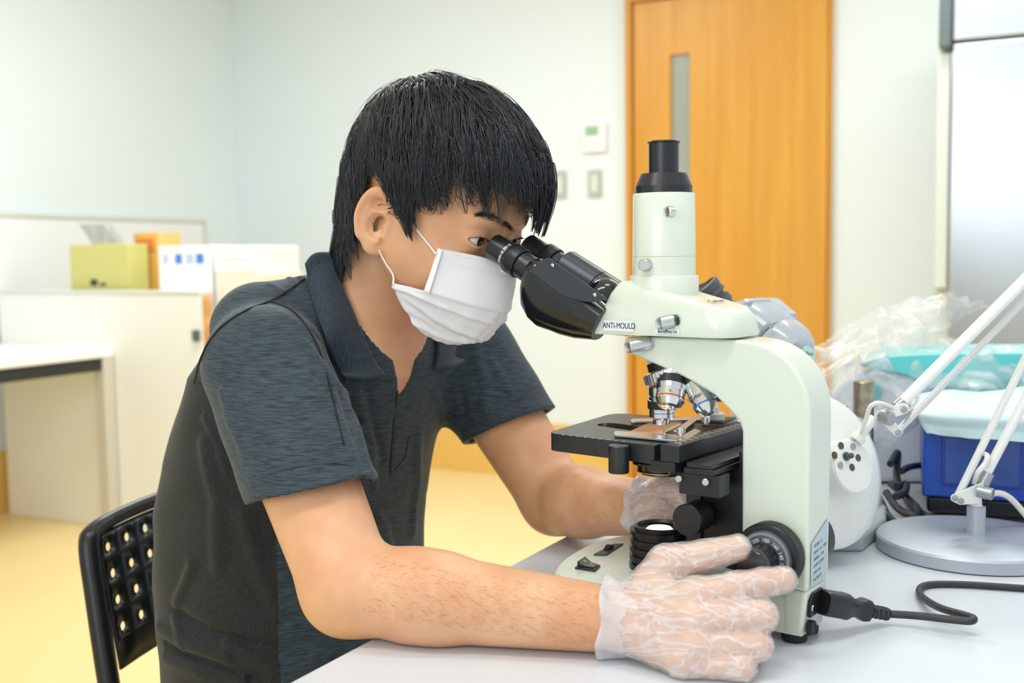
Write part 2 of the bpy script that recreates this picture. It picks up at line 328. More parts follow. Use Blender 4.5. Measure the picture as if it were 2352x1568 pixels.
# stacked boxes on a low stand further back
PR = lambda x, y: plane_hit(x, y, Q+RB*.065, RB)
zm = PR(540, 627)[2]
for (a, b_, za, zb_, lb, mm) in ((494, 600, zz+.0005, zm, 'lower cream box of the stack beside the long cabinet', mat('box_cream', (240, 238, 224), .55)), (492, 592, zm+.0005, PR(540, 564)[2], 'upper white box of the stack beside the long cabinet, with faint blue print', mat('box_white', (250, 251, 252), .5))):
    p0, p1 = PR(a, 660), PR(b_, 660); pp = [p0, p1, p1+RB*.25, p0+RB*.25]
    t = thing('storage_box', V3((p0+p1)/2+RB*.12, za), lb, 'box', 'two boxes stacked beside the cabinet')
    obj('carton', MB().prism([V3(p, za) for p in pp], [V3(p, zb_) for p in pp]), mm, t, bevel=.005)
    mark(t, 'printed_mark', p0, p1, za, zb_, .25, .8, .45, .6, mat('print_faint', (225, 232, 245), .6))
# ceiling lamps that light the room (above the frame)
for (x, y, lb_) in ((-0.6, 0.4, 'long white ceiling lamp above the black chair'), (0.7, 0.9, 'long white ceiling lamp above the work table'), (-0.8, 3.4, 'long white ceiling lamp above the row of boxes'), (1.3, 3.0, 'long white ceiling lamp in front of the door')):
    t = thing('ceiling_lamp', (x, y, 2.62), '%s' % lb_, 'ceiling lamp', 'ceiling lamps')
    obj('housing', MB().box((x, y, 2.66), (.62, 0, 0), (0, .17, 0), (0, 0, .035)), mat('lamp_housing', (240, 240, 240), .5), t, bevel=.006)
# table
TBL = mat('table_laminate', (218, 223, 230), .26, noise=((214, 220, 228), 3, .5))
e = T(660, 1568); e2 = T(1290, 1235); ed = (e2-e)/np.linalg.norm(e2-e); en = np.array([ed[1], -ed[0], 0])
k0 = e-ed*.75; k1 = e2+ed*.62
pp = [k0, k0+en*1.6, k1+en*1.6, k1]
t = thing('work_table', V3((pp[0]+pp[2])/2, 0), 'white laboratory table carrying the microscopes', 'table')
obj('tabletop', MB().prism([V3(p, ZT-.03) for p in pp], [V3(p, ZT-.00005) for p in pp]), TBL, t, bevel=.003)
for p in (k0+ed*.2+en*.45, k0+ed*.2+en*1.5, k1-ed*.1+en*1.5, k1-ed*.1+en*.12):
    obj('leg', MB().box(V3(p, (ZT-.03)/2), (.02, 0, 0), (0, .02, 0), (0, 0, (ZT-.03)/2)), mat('table_leg', (200, 202, 204), .4, .6), t, bevel=.002)
# chair
CH = mat('chair_black', (22, 24, 27), .32, bump=.05, bscale=1500)
cc = P(172, 1232, 1.34); cf = np.array([.75, -.66, 0]); cf /= np.linalg.norm(cf); cb = np.array([.70, .715, 0]); cb /= np.linalg.norm(cb)
t = thing('black_chair', V3(cc+cb*.2, 0), 'black plastic chair with a perforated backrest, under the person', 'chair')
CW = .432
def cbk(s, v, d=0):   # s metres across from near corner, v metres down, d forward
    return cc+cb*s+Zu*(-v)+cf*(.30*v+.05*math.sin(math.pi*s/CW)*-1+d)+Zu*(.025*math.sin(math.pi*min(max(s/CW, 0), 1)))
vs = []; fs = []; b = MB()
nx, nz_ = 12, 5; px0 = .03; dx = .0182*1.6; dz = .0285
cx = (CW-2*px0)/nx; cz = .163/nz_
for i in range(nx):
    for j in range(nz_):
        s0, v0 = px0+i*cx, .012+j*cz
        sq = [(s0, v0), (s0+cx/2, v0), (s0+cx, v0), (s0+cx, v0+cz/2), (s0+cx, v0+cz), (s0+cx/2, v0+cz), (s0, v0+cz), (s0, v0+cz/2)]
        if j == nz_-1: b.add([cbk(*q_) for q_ in (sq[0], sq[2], sq[4], sq[6])], [(0, 1, 2, 3)]); continue
        cs, cv = s0+cx/2, v0+cz/2+.003; hr = .0056
        inn = [(cs+hr*math.cos(math.radians(a))*.85, cv+hr*math.sin(math.radians(a))) for a in (225, 270, 315, 0, 45, 90, 135, 180)]
        ins = []; ous = []
        for k in range(8):
            a1_, a2_ = np.array(inn[k]), np.array(inn[(k+1) % 8]); mm_ = (a1_+a2_)/2-np.array([cs, cv]); mm_ = mm_/np.linalg.norm(mm_)*hr*np.array([.92, 1])+np.array([cs, cv])
            ins += [tuple(a1_), tuple(mm_)]; ous += [sq[k], tuple((np.array(sq[k])+np.array(sq[(k+1) % 8]))/2)]
        b.add([cbk(*q_) for q_ in ous]+[cbk(*q_) for q_ in ins], [(k, (k+1) % 16, 16+(k+1) % 16, 16+k) for k in range(16)])
o_ = obj('backrest', b, CH, t, solid=.004, angle=50)
bm = bmesh.new(); bm.from_mesh(o_.data); bmesh.ops.remove_doubles(bm, verts=bm.verts, dist=.0002); bmesh.ops.recalc_face_normals(bm, faces=bm.faces); bm.to_mesh(o_.data); bm.free()
fr = [cbk(.004, .42), cbk(.008, .28), cbk(.010, .17), cbk(.014, .08), cbk(.018, .02), cbk(.03, .006)]+[cbk(s_, .002) for s_ in np.linspace(.06, CW-.06, 7)]+[cbk(CW-.03, .006), cbk(CW-.018, .02), cbk(CW-.014, .08), cbk(CW-.01, .17), cbk(CW-.008, .28), cbk(CW-.004, .42)]
fr = crv(fr, 5); n_ = len(fr)
rad = [.0135 if min(i, n_-1-i) < 22 else .0135-.004*min(1, (min(i, n_-1-i)-22)/8) for i in range(n_)]
obj('back_frame', MB().tube(fr, rad, 14, ref=cf), CH, t)
sp = lambda s_, d: V3(cc, 0)+cb*s_+cf*d
zs2 = .43
loop = [sp(.03, .14), sp(CW-.03, .14), sp(CW, .2), sp(CW+.01, .45), sp(CW-.03, .54), sp(.03, .54), sp(-.01, .45), sp(0, .2)]
obj('seat', MB().prism([V3(p, zs2-.02) for p in loop], [V3(p, zs2) for p in loop]), CH, t, bevel=.008)
for (s_, d_, ds, dd) in ((.03, .17, -.02, -.06), (CW-.03, .17, .02, -.06), (.03, .5, -.02, .03), (CW-.03, .5, .02, .03)):
    obj('leg', MB().tube([V3(sp(s_, d_), zs2-.021), V3(sp(s_+ds, d_+dd), .0)], .012, 12), mat('chair_leg', (60, 62, 64), .3, .8), t)
# ------------------------------------------------------------------ compound microscope
CREAM = mat('cream_enamel', (222, 231, 216), .28, coat=.4)
BLK = mat('black_enamel', (26, 29, 31), .35, bump=.04, bscale=3000)
BLKS = mat('black_satin', (34, 38, 42), .3)
BLKG = mat('black_gloss', (20, 22, 25), .12, coat=.5)
CHROME = mat('chrome', (220, 222, 224), .14, 1.0)
ALU = mat('brushed_aluminium', (214, 218, 218), .3, 1.0)
RUB = mat('black_rubber', (24, 25, 27), .6)
INK = mat('ink_black', (28, 28, 30), .6); INKW = mat('ink_white', (236, 238, 238), .5); STICK = mat('sticker_white', (232, 240, 244), .3)
GLS = mat('lens_glass', (60, 50, 90), .05, .3, coat=1)
du, dl_, dz_ = -Uu, -Lu, Zu          # world directions: du runs from the user to the column, dl_ toward the camera
mi = thing('compound_microscope', L(-60, 0, 0), 'cream trinocular laboratory microscope with black eyepieces, in front of the person', 'microscope')
def pr_l(pts, l0, l1): return MB().prism([L(u, l0, z) for u, z in pts], [L(u, l1, z) for u, z in pts])      # profile in u,z extruded along l
def pr_z(pts, z0, z1, k=1): return MB().prism([L(u, l, z0) for u, l in pts], [L(u*1.0, l, z1) for u, l in pts])
def ml(v): return v*S/1000
def sm2(pts, n=5, closed=True): return [tuple(p) for p in crv([np.array(p, float) for p in pts], n, closed)]
# base
bo = sm2([(-100, -30), (-62, -46), (-30, -78), (10, -98), (45, -104), (74, -92), (97, -55), (110, 0), (111, 48), (100, 86), (78, 106), (20, 112), (-50, 90), (-100, 34)], 5, False)
bo = [(-158, -26), (-120, -27)]+bo+[(-120, 27), (-158, 26)]
def off(pts, k, c=(10, 0)): return [((u-c[0])*k+c[0], (l-c[1])*k+c[1]) for u, l in pts]
b = MB(); rings = [(9, 1.0), (30, 1.0), (38, .992), (42, .975), (44, .95)]
G = [[L(u, l, z) for u, l in off(bo, k)] for z, k in rings]
b.grid(G, True); n_ = len(bo)
b.add(G[0], [tuple(range(n_))[::-1]]); b.add(G[-1], [tuple(range(n_))])
bs = obj('base', b, CREAM, mi, angle=40)
for (u, l) in ((-146, -14), (-146, 14), (60, -70), (60, 75)): obj('rubber_foot', MB().lathe(L(u, l, 0), (0, 0, 1), [(ml(11), 0), (ml(12), ml(2)), (ml(12), ml(8.9))], 24), RUB, mi)
# column and arm
ap = ([(-98, 44.5), (-98, 196), (-95, 205), (-86, 214), (-69, 228.5), (-50, 238), (-31, 246), (5, 258), (24, 264.5), (31, 270), (32, 276), (28, 280.5), (0, 282), (-60, 282.5)]+[(-92-73*math.sin(a)**.9, 212+70*math.cos(a)**.9) for a in [math.radians(k) for k in range(4, 90, 5)]]+[(-165, 205), (-163, 52), (-98, 52)])[1:-1]
ap = [(-98, 52)]+ap
obj('arm', pr_l(ap, -27, 27), CREAM, mi, bevel=ml(9), bseg=5, angle=30)
obj('foot_block', pr_l([(-97, 44.2), (-97, 51.4), (-162.5, 51.4), (-158, 12), (-150, 9.0), (-159, 9)][:5]+[(-140, 9.0), (-140, 44.2)], -27, 27), CREAM, mi, bevel=ml(4), bseg=4)
# label on the rear face
def on_rear(l, z, d=.35): return L(-163.5-(z-52)*(2/153)-d, l, z)
lb = obj('rating_label', MB().prism([on_rear(-20, 54), on_rear(20, 58), on_rear(20, 112), on_rear(-20, 96)], [on_rear(-20, 54, .5), on_rear(20, 58, .5), on_rear(20, 112, .5), on_rear(-20, 96, .5)]), mat('rating_label', (190, 206, 214), .25), mi)
for k, s_ in enumerate(('MODEL  CS', 'INPUT  AC  100V', '50/60Hz  15W', 'LAMP 6V 20W', 'FUSE 0.5A', 'No. 061115')):
    text('label_text', s_, mat('ink_grey', (110, 122, 130), .6), lb, on_rear(-14, 92-k*6.4, .62), Lu+Zu*.1, Zu, ml(4.2), align='LEFT')
# head
hb = [(64, 288), (62, 284.5), (-64, 283.8), (-90, 288.5)]
HEADB = []
def head_loop(pts, w0, w1): pass
# cross-sections along z: near/far outline in plan, tapering upward
def plan(u0, u1, w, r0, n=6):       # rounded rectangle in u,l: tight corners in front, wide ones at the rear
    out = []; rf = r0*.4
    for (cu_, cl_, a0, r_) in ((u1-rf, w-rf, 0, rf), (u0+r0, w-r0, 90, r0), (u0+r0, -w+r0, 180, r0), (u1-rf, -w+rf, 270, rf)):
        for k in range(n+1): a = math.radians(a0+90*k/n); out.append((cu_+r_*math.cos(a), cl_+r_*math.sin(a)))
    return out
secs = [(284.0, -92, 65, 39, 20), (287, -93, 65.5, 40, 20), (300, -90, 58, 39, 22), (306, -86, 55, 38, 22)]
G = [[L(u, l, z-(0)) for u, l in plan(u0, u1, w, r)] for z, u0, u1, w, r in secs]
# sloped roof: from front top (u 32, z 337) down to the rear (u -84, z 306)
def roofz(u): return np.interp(u, [-92, -84, -78, -40, -10, 10, 25, 34, 40], [296, 306, 311, 322, 330, 335, 338, 337, 333])
for k, (sh, wd) in enumerate(((0, 37.5), (.35, 36.5), (.75, 35), (1.0, 31))):
    ring_ = []
    for u, l in plan(-84+4*k/3, 53-[4, 10, 18, 22][k], wd, 20-k*2):
        z0_ = 308+0*u; zr = roofz(u); tt = [.3, .72, .93, .995][k]
        ring_.append(L(u+ (0 if u < 20 else 0), l, 307+(max(zr, 308.5)-307)*tt))
    G.append(ring_)
ring_ = [L(u, l, max(roofz(u), 308.8)) for u, l in plan(-78, 28, 26, 12)]; G.append(ring_)
b = MB(); b.grid(G, True); n_ = len(G[0]); b.add(G[0], [tuple(range(n_))[::-1]]); b.add(G[-1], [tuple(range(n_))])
hd = obj('head_housing', b, CREAM, mi, angle=48)
obj('mount_ring', MB().lathe(L(0, 0, 282.2), (0, 0, 1), [(ml(24), 0), (ml(24), ml(2.5))], 48), BLK, mi)
def ring_prof(*p): return [(ml(r_), ml(h_)) for r_, h_ in p]
obj('photo_tube_collar', MB().lathe(L(0, 0, 300), (0, 0, 1), ring_prof((31, 0), (34.6, 18), (34.6, 41.5), (34, 42.5), (31, 42.8)), 64), CREAM, mi)
obj('photo_tube', MB().lathe(L(0, 0, 342), (0, 0, 1), ring_prof((31.6, 0), (31.6, 19.4)), 64), CREAM, mi)
obj('photo_tube', MB().lathe(L(0, 0, 361.8), (0, 0, 1), ring_prof((31.6, 0), (30.9, 61.5), (30.2, 62.5), (28, 62.7)), 64), CREAM, mi)
obj('tube_cone', MB().lathe(L(0, 0, 424.3), (0, 0, 1), ring_prof((28.4, 0), (28.4, 7.2), (22.8, 19.8), (15, 20.2)), 64), BLKS, mi, angle=18)
obj('tube_port', MB().lathe(L(0, 0, 444.5), (0, 0, 1), ring_prof((15, 0), (15, 29.3), (16.3, 30), (16.3, 31.2), (15.7, 31.8), (13, 31.8), (12.4, 30), (12.4, 5), (.1, 5)), 48), BLKS, mi)
def knob(name, x, y, l, r, h, m, th_dir=None, kn=0, par=mi, stem=None):
    d = -Lu if th_dir is None else th_dir
    p = ML(x, y, l); b = MB()
    if stem: b.lathe(p+Lu*ml(stem[1])*1, d, [(ml(stem[0]), 0), (ml(stem[0]), ml(stem[1]))], 20)
    pr_ = [(ml(r-.8), 0), (ml(r), ml(.8)), (ml(r), ml(h-.8)), (ml(r-.8), ml(h)), (ml(.3), ml(h))]
    b.lathe(p, d, pr_, 40)
    if kn:
        for k in range(kn):
            a = 2*math.pi*k/kn; e = Uu*math.cos(a)+Zu*math.sin(a)
            b.box(p+e*ml(r)+d*ml(h/2), e*ml(.35), np.cross(e, d)*ml(r*2.0/kn), d*ml(h/2-1.2))
    return obj(name, b, m, par, angle=40)
kd = -Lu*.85+Uu*.52; kd /= np.linalg.norm(kd)
knob('tube_screw', 1545, 486, -31, 5.3, 6, ALU, kd, 24)
kd2 = -Lu*.98-Uu*.05; kd2 /= np.linalg.norm(kd2)
knob('tube_screw', 1487, 608, -30.5, 5.8, 9, ALU, kd2, 28)
kd3 = -Lu*.80+Uu*.60-Zu*.15; kd3 /= np.linalg.norm(kd3)
knob('beam_selector', 1545, 737, -39, 6.2, 14, ALU, kd3, 30)
obj('selector_slot', MB().lathe(ML(1553, 735, -38.8), kd3*-1, [(ml(5.5), -ml(.9)), (ml(5.5), ml(1))], 24), BLKG, mi)
knob('head_lock_screw', 1490, 788, -29, 6.2, 22, ALU, kd3, 30)
# stickers on the head's near side
def face_quad(pxs, l, lift=.6): return [ML(x, y, l) for x, y in pxs]
def sticker(name, pxs, l, m, par, th=.3):
    q_ = face_quad(pxs, l); return obj(name, MB().prism(q_, [p-Lu*ml(th) for p in q_]), m, par)
SL = -40.6
s1 = sticker('anti_mould_sticker', [(1387, 735), (1456, 737), (1456, 762), (1387, 759)], SL, STICK, mi)
c_ = sum(face_quad([(1387, 735), (1456, 737), (1456, 762), (1387, 759)], SL-.5))/4
text('lettering', 'ANTI-MOULD', INK, s1, c_, ML(1450, 748, SL)-ML(1390, 746, SL), Zu, ml(8.2), wscale=.74)
s2 = sticker('selector_sticker', [(1505, 755), (1561, 756), (1561, 768), (1505, 766.5)], SL, STICK, mi)
c_ = sum(face_quad([(1505, 755), (1561, 756), (1561, 768), (1505, 766.5)], SL-.5))/4
text('lettering', 'Bino In/Photo Out', INK, s2, c_, ML(1556, 762, SL)-ML(1506, 761, SL), Zu, ml(4.6), wscale=.62)
# maker's name on the sloping roof at the rear
rz = lambda u: float(roofz(u))
text('maker_lettering', 'Carton', mat('ink_bronze', (88, 74, 60), .4), mi, L(-58, 0, rz(-58)+.9), -Lu*.0-Uu*.05+Lu*1, -(L(-60, 0, rz(-60))-L(-50, 0, rz(-50))), ml(10), align='CENTER')
# binocular: black body with side plate, two tubes
AX = L(204, -31, 0)-L(128, -31, 0)
axu = np.array([206-150, 0, 376-336.0]);   # slope in (u,z)
sl = math.atan2(32.5, 60); AXD = Uu*math.cos(sl)+Zu*math.sin(sl); AXN = -Uu*math.sin(sl)+Zu*math.cos(sl)
E0 = (ML(1116, 585, -31)+ML(1152, 543, -31))/2
EC = toL(E0)
def eye_tube(l, par):
    o = L(EC[0], l, EC[2])
    a = -AXD
    t_ = MB().lathe(o, a, ring_prof((9, 4), (10, .5), (12.6, 0), (14, .8), (14.2, 3), (14.2, 25), (14.2, 27)), 48)
    ep = obj('eyepiece', t_, BLKS, par, angle=30)
    obj('eye_lens', MB().lathe(o+a*ml(3.6), a, ring_prof((9.5, 0), (9.5, 1)), 32), GLS, ep)
    obj('dioptre_ring', MB().lathe(o, a, ring_prof((14, 27), (16.6, 27.3), (17, 28), (17, 33.8), (16.6, 34.2), (16.6, 34.8), (17, 35.2), (17, 42), (16.4, 42.8), (14, 43)), 56), BLK, par, angle=30)
    obj('eyepiece_sleeve', MB().lathe(o, a, ring_prof((14, 43), (14.9, 44), (14.9, 60)), 48), BLKS, par, angle=30)
    return o, a, ep
bi = obj('binocular_body', MB().ball(L(70, 0, 318), ml(22), 12), BLKG, mi)
for ll in (-31, 31): o1, a1, ep1 = eye_tube(ll, mi) if ll < 0 else (o1, a1, ep1); _ = None if ll < 0 else eye_tube(ll, mi)
# lettering round the near eyepiece
ref = Zu-a1*(Zu@a1); ref /= np.linalg.norm(ref); e2_ = np.cross(a1, ref)
for k, ch in enumerate('WF10X-18.5MM  O'):
    an = math.radians(118-k*6.6+ (0)); rad_ = ref*math.cos(an)+(-Lu)*math.sin(an); tg = -(-ref*math.sin(an)+(-Lu)*math.cos(an))
    if ch != ' ': text('lettering', ch, INKW, ep1, o1+a1*ml(23.0)+rad_*ml(14.3), -tg*-1, -a1, ml(4.6))
# body pods: rounded loft from the tube end to the head
def pod(l, wn, name):      # section rings along the axis
    G = []
    o = np.array([EC[0]-60*math.cos(sl)+2, EC[2]-60*math.sin(sl)+1])
    for (s_, hi, lo, w) in ((0, 13, 14, 14), (3, 16.5, 26, 16.5), (10, 17.5, 38, 17.5), (22, 17.5, 45, 17.5), (36, 17.5, 47, 17.5), (52, 17.5, 43, 17.5), (66, 17.5, 40, 17.5), (84, 16, 34, 17.5), (104, 13, 24, 16)):
        cx_, cz_ = o[0]-s_*math.cos(sl), o[1]-s_*math.sin(sl); r_ = []
        for k in range(32):
            a = 2*math.pi*k/32; c__, s__ = math.cos(a), math.sin(a)
            ex_ = .62; xx = math.copysign(abs(c__)**ex_, c__)*w; nn = math.copysign(abs(s__)**ex_, s__); yy = (hi+lo)/2*nn+(hi-lo)/2
            if yy < 0: xx *= (1-.25*(abs(yy)/lo)**2)
            r_.append(L(cx_-yy*math.sin(sl), l+xx, cz_+yy*math.cos(sl)))
        G.append(r_)
    b = MB(); b.grid(G, True); b.add(G[0], [tuple(range(32))]); b.add(G[-1], [tuple(range(32))]); return obj(name, b, BLKG, mi, angle=40), o
p1_, oo = pod(-31, 17, 'ocular_housing'); pod(31, 17, 'ocular_housing')
# matt plates on the near side
pl_ = [(1258, 592), (1290, 612), (1392, 684), (1384, 690), (1372, 693), (1340, 692), (1300, 680), (1262, 656), (1232, 632), (1216, 624), (1222, 617)]
q_ = [ML(x, y, -49.0) for x, y in sm2(pl_, 4)]
sp_ = obj('side_plate', MB().prism(q_, [p-Lu*ml(1.0) for p in q_]), mat('plate_slate', (52, 60, 66), .45, bump=.03, bscale=2500), mi, bevel=ml(.4), bseg=2)
for (x, y) in ((1269, 609), (1366, 677)): obj('screw', MB().lathe(ML(x, y, -50), -Lu, ring_prof((2.1, 0), (2.1, .5), (1.2, .9), (.9, .4), (.1, .4)), 20), CHROME, sp_)
# bridge between the pods (top slab) and the half-cylinders on it
def axp(s_, n_, l): return L(oo[0]-s_*math.cos(sl)-n_*math.sin(sl), l, oo[1]-s_*math.sin(sl)+n_*math.cos(sl))
b = MB(); b.prism([axp(8, -30, -24), axp(88, -18, -24), axp(88, -18, 24), axp(8, -30, 24)], [axp(4, 12, -24), axp(88, 12, -24), axp(88, 12, 24), axp(4, 12, 24)])
obj('bridge', b, BLKS, mi, bevel=ml(3))
for (l0, l1_, s0, s1) in ((10, 16.5, 0, 52), (10, 15.8, 52.6, 100)):
    b = MB(); b.lathe(axp(s0, 5, 22), -(AXD), ring_prof((15, 0), (21, 5 if s0 < 5 else .5), (21, (s1-s0)), (18, s1-s0+.3)), 40); obj('hinge_barrel', b, mat('barrel_slate', (44, 52, 60), .3), mi, angle=30)
# nosepiece
NP = L(-16, 2, 246); nd = (Uu*.28-Zu*.96); nd /= np.linalg.norm(nd)
nd = -Zu*.955+Uu*(-.30); nd /= np.linalg.norm(nd)
obj('nosepiece_mount', MB().prism([L(18, -14, 262), L(8, -16, 262), L(-20, -16, 262), L(-20, 16, 262), L(8, 16, 262), L(18, 14, 262)], [L(12, -8, 248), L(6, -10, 248), L(-14, -10, 246), L(-14, 10, 246), L(6, 10, 248), L(12, 8, 248)]), CREAM, mi, bevel=ml(1))
nc = L(-10, 0, 249.5)
npo = obj('nosepiece', MB().lathe(nc, nd, ring_prof((20, -2), (27, 0), (28, 1), (31, 1.5), (31, 11), (29, 12.5), (22, 17), (8, 20)), 64), CHROME, mi, angle=30)
b = MB()
e1_ = np.cross(nd, Lu); e1_ /= np.linalg.norm(e1_); e2_ = np.cross(nd, e1_)
for k in range(48):
    a = 2*math.pi*k/48; e = e1_*math.cos(a)+e2_*math.sin(a)
    b.box(nc+e*ml(31)+nd*ml(6.4), e*ml(1.1), np.cross(e, nd)*ml(1.15), nd*ml(4.4))
obj('knurled_grip', b, ALU, npo)
obj('nosepiece_plate', MB().lathe(nc, nd, ring_prof((25, -9), (25, -.5), (20, -.4)), 48), BLK, mi, angle=30)
# objectives
def objective(base, d, prof, bands, name_s=None, par=mi, tang=None):
    d = np.asarray(d)/np.linalg.norm(d)
    o = obj('objective', MB().lathe(base, d, ring_prof(*prof), 48), CHROME, par, angle=28)
    for (r0_, h0, h1, m_, nm) in bands: obj(nm, MB().lathe(base, d, ring_prof((r0_-.4, h0), (r0_, h0+.1), (r0_, h1-.1), (r0_-.4, h1)), 48), m_, o, angle=30)
    return o
RED = mat('ring_red', (200, 30, 50), .35); BLUE = mat('ring_blue', (30, 110, 190), .35); YEL = mat('ring_yellow', (215, 205, 30), .35)
dv = -Zu
o1_ = objective(L(3, 0, 238), dv, ((12.8, 0), (13.2, 6), (13.2, 17), (12.6, 17.4), (12.6, 18.2), (13.2, 18.6), (13.2, 22), (14, 22.4), (14, 31), (12.8, 31.6), (12.8, 39.5), (11.2, 41.5), (9.2, 42), (9.2, 46.6), (7.5, 47), (2, 47.2), (2, 46.5), (.1, 46.5)), [(14.3, 22.6, 30.8, RUB, 'rubber_grip'), (12.95, 34.6, 35.3, INK, 'engraved_ring')])
text('lettering', 'OIL', INK, o1_, L(3, 0, 228)-(Lu*.95-Uu*.0)*ml(13.6)+Uu*ml(1.5), -Uu, Zu, ml(4.4))
mdv = lambda v: np.asarray(v)/np.linalg.norm(v)
d2 = mdv(-Zu*.88-Lu*.46-Uu*.1)
b2 = ML(1547, 860, -14)
o2_ = objective(b2, d2, ((13, 0), (16, 2), (16.6, 4), (16.6, 6), (15.2, 17), (14.6, 18), (14.6, 28), (11, 34), (5.2, 34.6), (4.8, 33), (.1, 33)), [(17.0, 4.5, 12.5, BLKS, 'black_band'), (14.9, 25.2, 26.4, RED, 'red_ring')])
obj('front_lens', MB().lathe(b2+d2*ml(33.6), d2, ring_prof((4.6, 0), (4.6, .6)), 24), GLS, o2_)
text('lettering', 'Carton', INK, o2_, b2+d2*ml(21.5)-(Lu-d2*(Lu@d2))*ml(15.2), -Uu, -d2, ml(5.8))
d3 = mdv(-Zu*.80-Uu*.55-Lu*.22)
b3 = ML(1588, 862, -8)
o3_ = objective(b3, d3, ((12, -4), (12.6, 0), (12.6, 8), (11.8, 9), (11.8, 36), (9, 40), (5, 44), (2, 44.2), (.1, 43.6)), [(13.2, 0.5, 9.5, BLKS, 'black_band'), (12.1, 33.4, 35, BLUE, 'blue_ring')])
text('lettering', 'Carton', INK, o3_, b3+d3*ml(26)-mdv(Lu-d3*(Lu@d3))*ml(12.3), mdv(-d3*.0-Uu+d3*(Uu@d3)), -d3, ml(5.6))
d4 = mdv(-Zu*.62-Uu*.72+Lu*.30)
b4 = ML(1618, 872, 14)
o4_ = objective(b4, d4, ((11, -8), (11.4, 8), (11.4, 20), (9, 24), (5, 29), (.1, 29)), [(11.7, 17, 18.4, YEL, 'yellow_ring')])
# stage
rot = math.radians(4)
def SLc(u, l, z): du_, dl2 = u-27, l-12; return L(27+du_*math.cos(rot)-dl2*math.sin(rot)*-1*-1, 12+du_*math.sin(rot)+dl2*math.cos(rot), z)
def SP(x, y, z): return toL(T(x, y, ZT+z*S/1000))[:2]
c1, c2, c3, c4 = SP(1268, 997, 182), SP(1377, 950, 182), SP(1640, 948, 182), SP(1505, 1022, 182)
# corner polygon (near-user, far-user, far-column, near-column) with rounded user corners and a slot for the light
def rnd(p, a, bq, r, n=6):
    a_ = p+(a-p)/np.linalg.norm(a-p)*r; b_ = p+(bq-p)/np.linalg.norm(bq-p)*r
    return [(1-t)**2*a_+2*t*(1-t)*p+t*t*b_ for t in np.linspace(0, 1, n)]
P1 = np.array([102., -63]); P2 = np.array([119., 96]); P3 = np.array([-30., 112]); P4 = np.array([-28., -70])
out = rnd(P1, P4, P2, 14)+rnd(P2, P1, P3, 22)+[P3, P4]
sc_ = np.array(SP(1432, 978, 182)); sr = 11
slot_c0 = np.array(SP(1400, 975, 182)); slot_c1 = np.array(SP(1545, 985, 182))
slot_c0 = np.array([76., 16.]); slot_c1 = np.array([-2., 2.])
dsl = mdv(slot_c1-slot_c0); nsl = np.array([-dsl[1], dsl[0]]); sr = 13
slot = [slot_c0+sr*(-dsl*math.cos(a)+nsl*math.sin(a)) for a in np.linspace(-math.pi/2, math.pi/2, 10)]+[slot_c1+sr*(dsl*math.cos(a)-nsl*math.sin(a)) for a in np.linspace(-math.pi/2, math.pi/2, 10)]
def ring_face(outer, inner, z0, z1, m, name, par, bev=.0):
    bm = bmesh.new(); no, ni = len(outer), len(inner)
    vo = [bm.verts.new(L(p[0], p[1], z1)) for p in outer]; vi = [bm.verts.new(L(p[0], p[1], z1)) for p in inner]
    es = [bm.edges.new((vo[i], vo[(i+1) % no])) for i in range(no)]+[bm.edges.new((vi[i], vi[(i+1) % ni])) for i in range(ni)]
    r_ = bmesh.ops.triangle_fill(bm, use_beauty=True, use_dissolve=False, edges=es)
    fs_ = [f for f in bm.faces]
    ex_ = bmesh.ops.extrude_face_region(bm, geom=fs_)
    dz__ = (z0-z1)*S/1000
    for v in ex_['geom']:
        if isinstance(v, bmesh.types.BMVert): v.co.z += dz__
    bm.verts.index_update(); vv = [tuple(v.co) for v in bm.verts]; ff = [tuple(v.index for v in f.verts) for f in bm.faces]; bm.free()
    return obj(name, (vv, ff), m, par, angle=30)
STG = mat('stage_black', (40, 43, 44), .32, noise=((52, 54, 54), 60, .5), bump=.03, bscale=2500)
stg = ring_face(out, slot, 164, 182, STG, 'stage', mi)
obj('stage_boss', MB().lathe(ML(1421, 1014, -78)*[1, 1, 0]+np.array([0, 0, L(0, 0, 157)[2]]), Zu, ring_prof((9.6, -3.5), (10.2, -2.5), (10.2, 22.5), (9.5, 23.4)), 32), BLKS, mi)
# graduated scale on the stage edge
for k in range(9): b = MB().box(L(80-k*9, -65.5-.1*k, 182.15), Uu*ml(.35), Lu*ml(1.8), Zu*ml(.12)); obj('scale_mark', b, INKW, stg)
# mechanical stage: rails on the column side, specimen holder
def bx(u0, u1, l0, l1, z0, z1, name, m, par=mi, bev=.6, sk=0):
    return obj(name, MB().prism([L(u0, l0, z0), L(u1, l0, z0), L(u1+sk, l1, z0), L(u0+sk, l1, z0)], [L(u0, l0, z1), L(u1, l0, z1), L(u1+sk, l1, z1), L(u0+sk, l1, z1)]), m, par, bevel=ml(bev), bseg=2)
bx(-52, -26, -74, 110, 158, 168, 'slide_rail', BLK, sk=-3)
bx(-56, -36, -73, 112, 168.2, 184.5, 'slide_rail', BLKS, sk=-3)
for k in range(12): bx(-50, -43, -58+k*12, -57.3+k*12, 184.5, 184.7, 'scale_mark', INKW, mi, bev=0)
bx(-88, -57, -66, 108, 158, 163.5, 'transverse_rail', BLK, sk=-3)
bx(-86, -60, -66, 108, 164, 168.5, 'transverse_rail', BLKS, sk=-3)
bx(-92, -50, -62, -40, 137, 157.5, 'rail_bracket', BLK)
for (u, l) in ((-52, -63), (-80, -63)): obj('bracket_screw', MB().lathe(L(u, l, 152), -Lu, ring_prof((3.4, 0), (3.4, 4), (2.9, 4.4)), 20), ALU, mi)
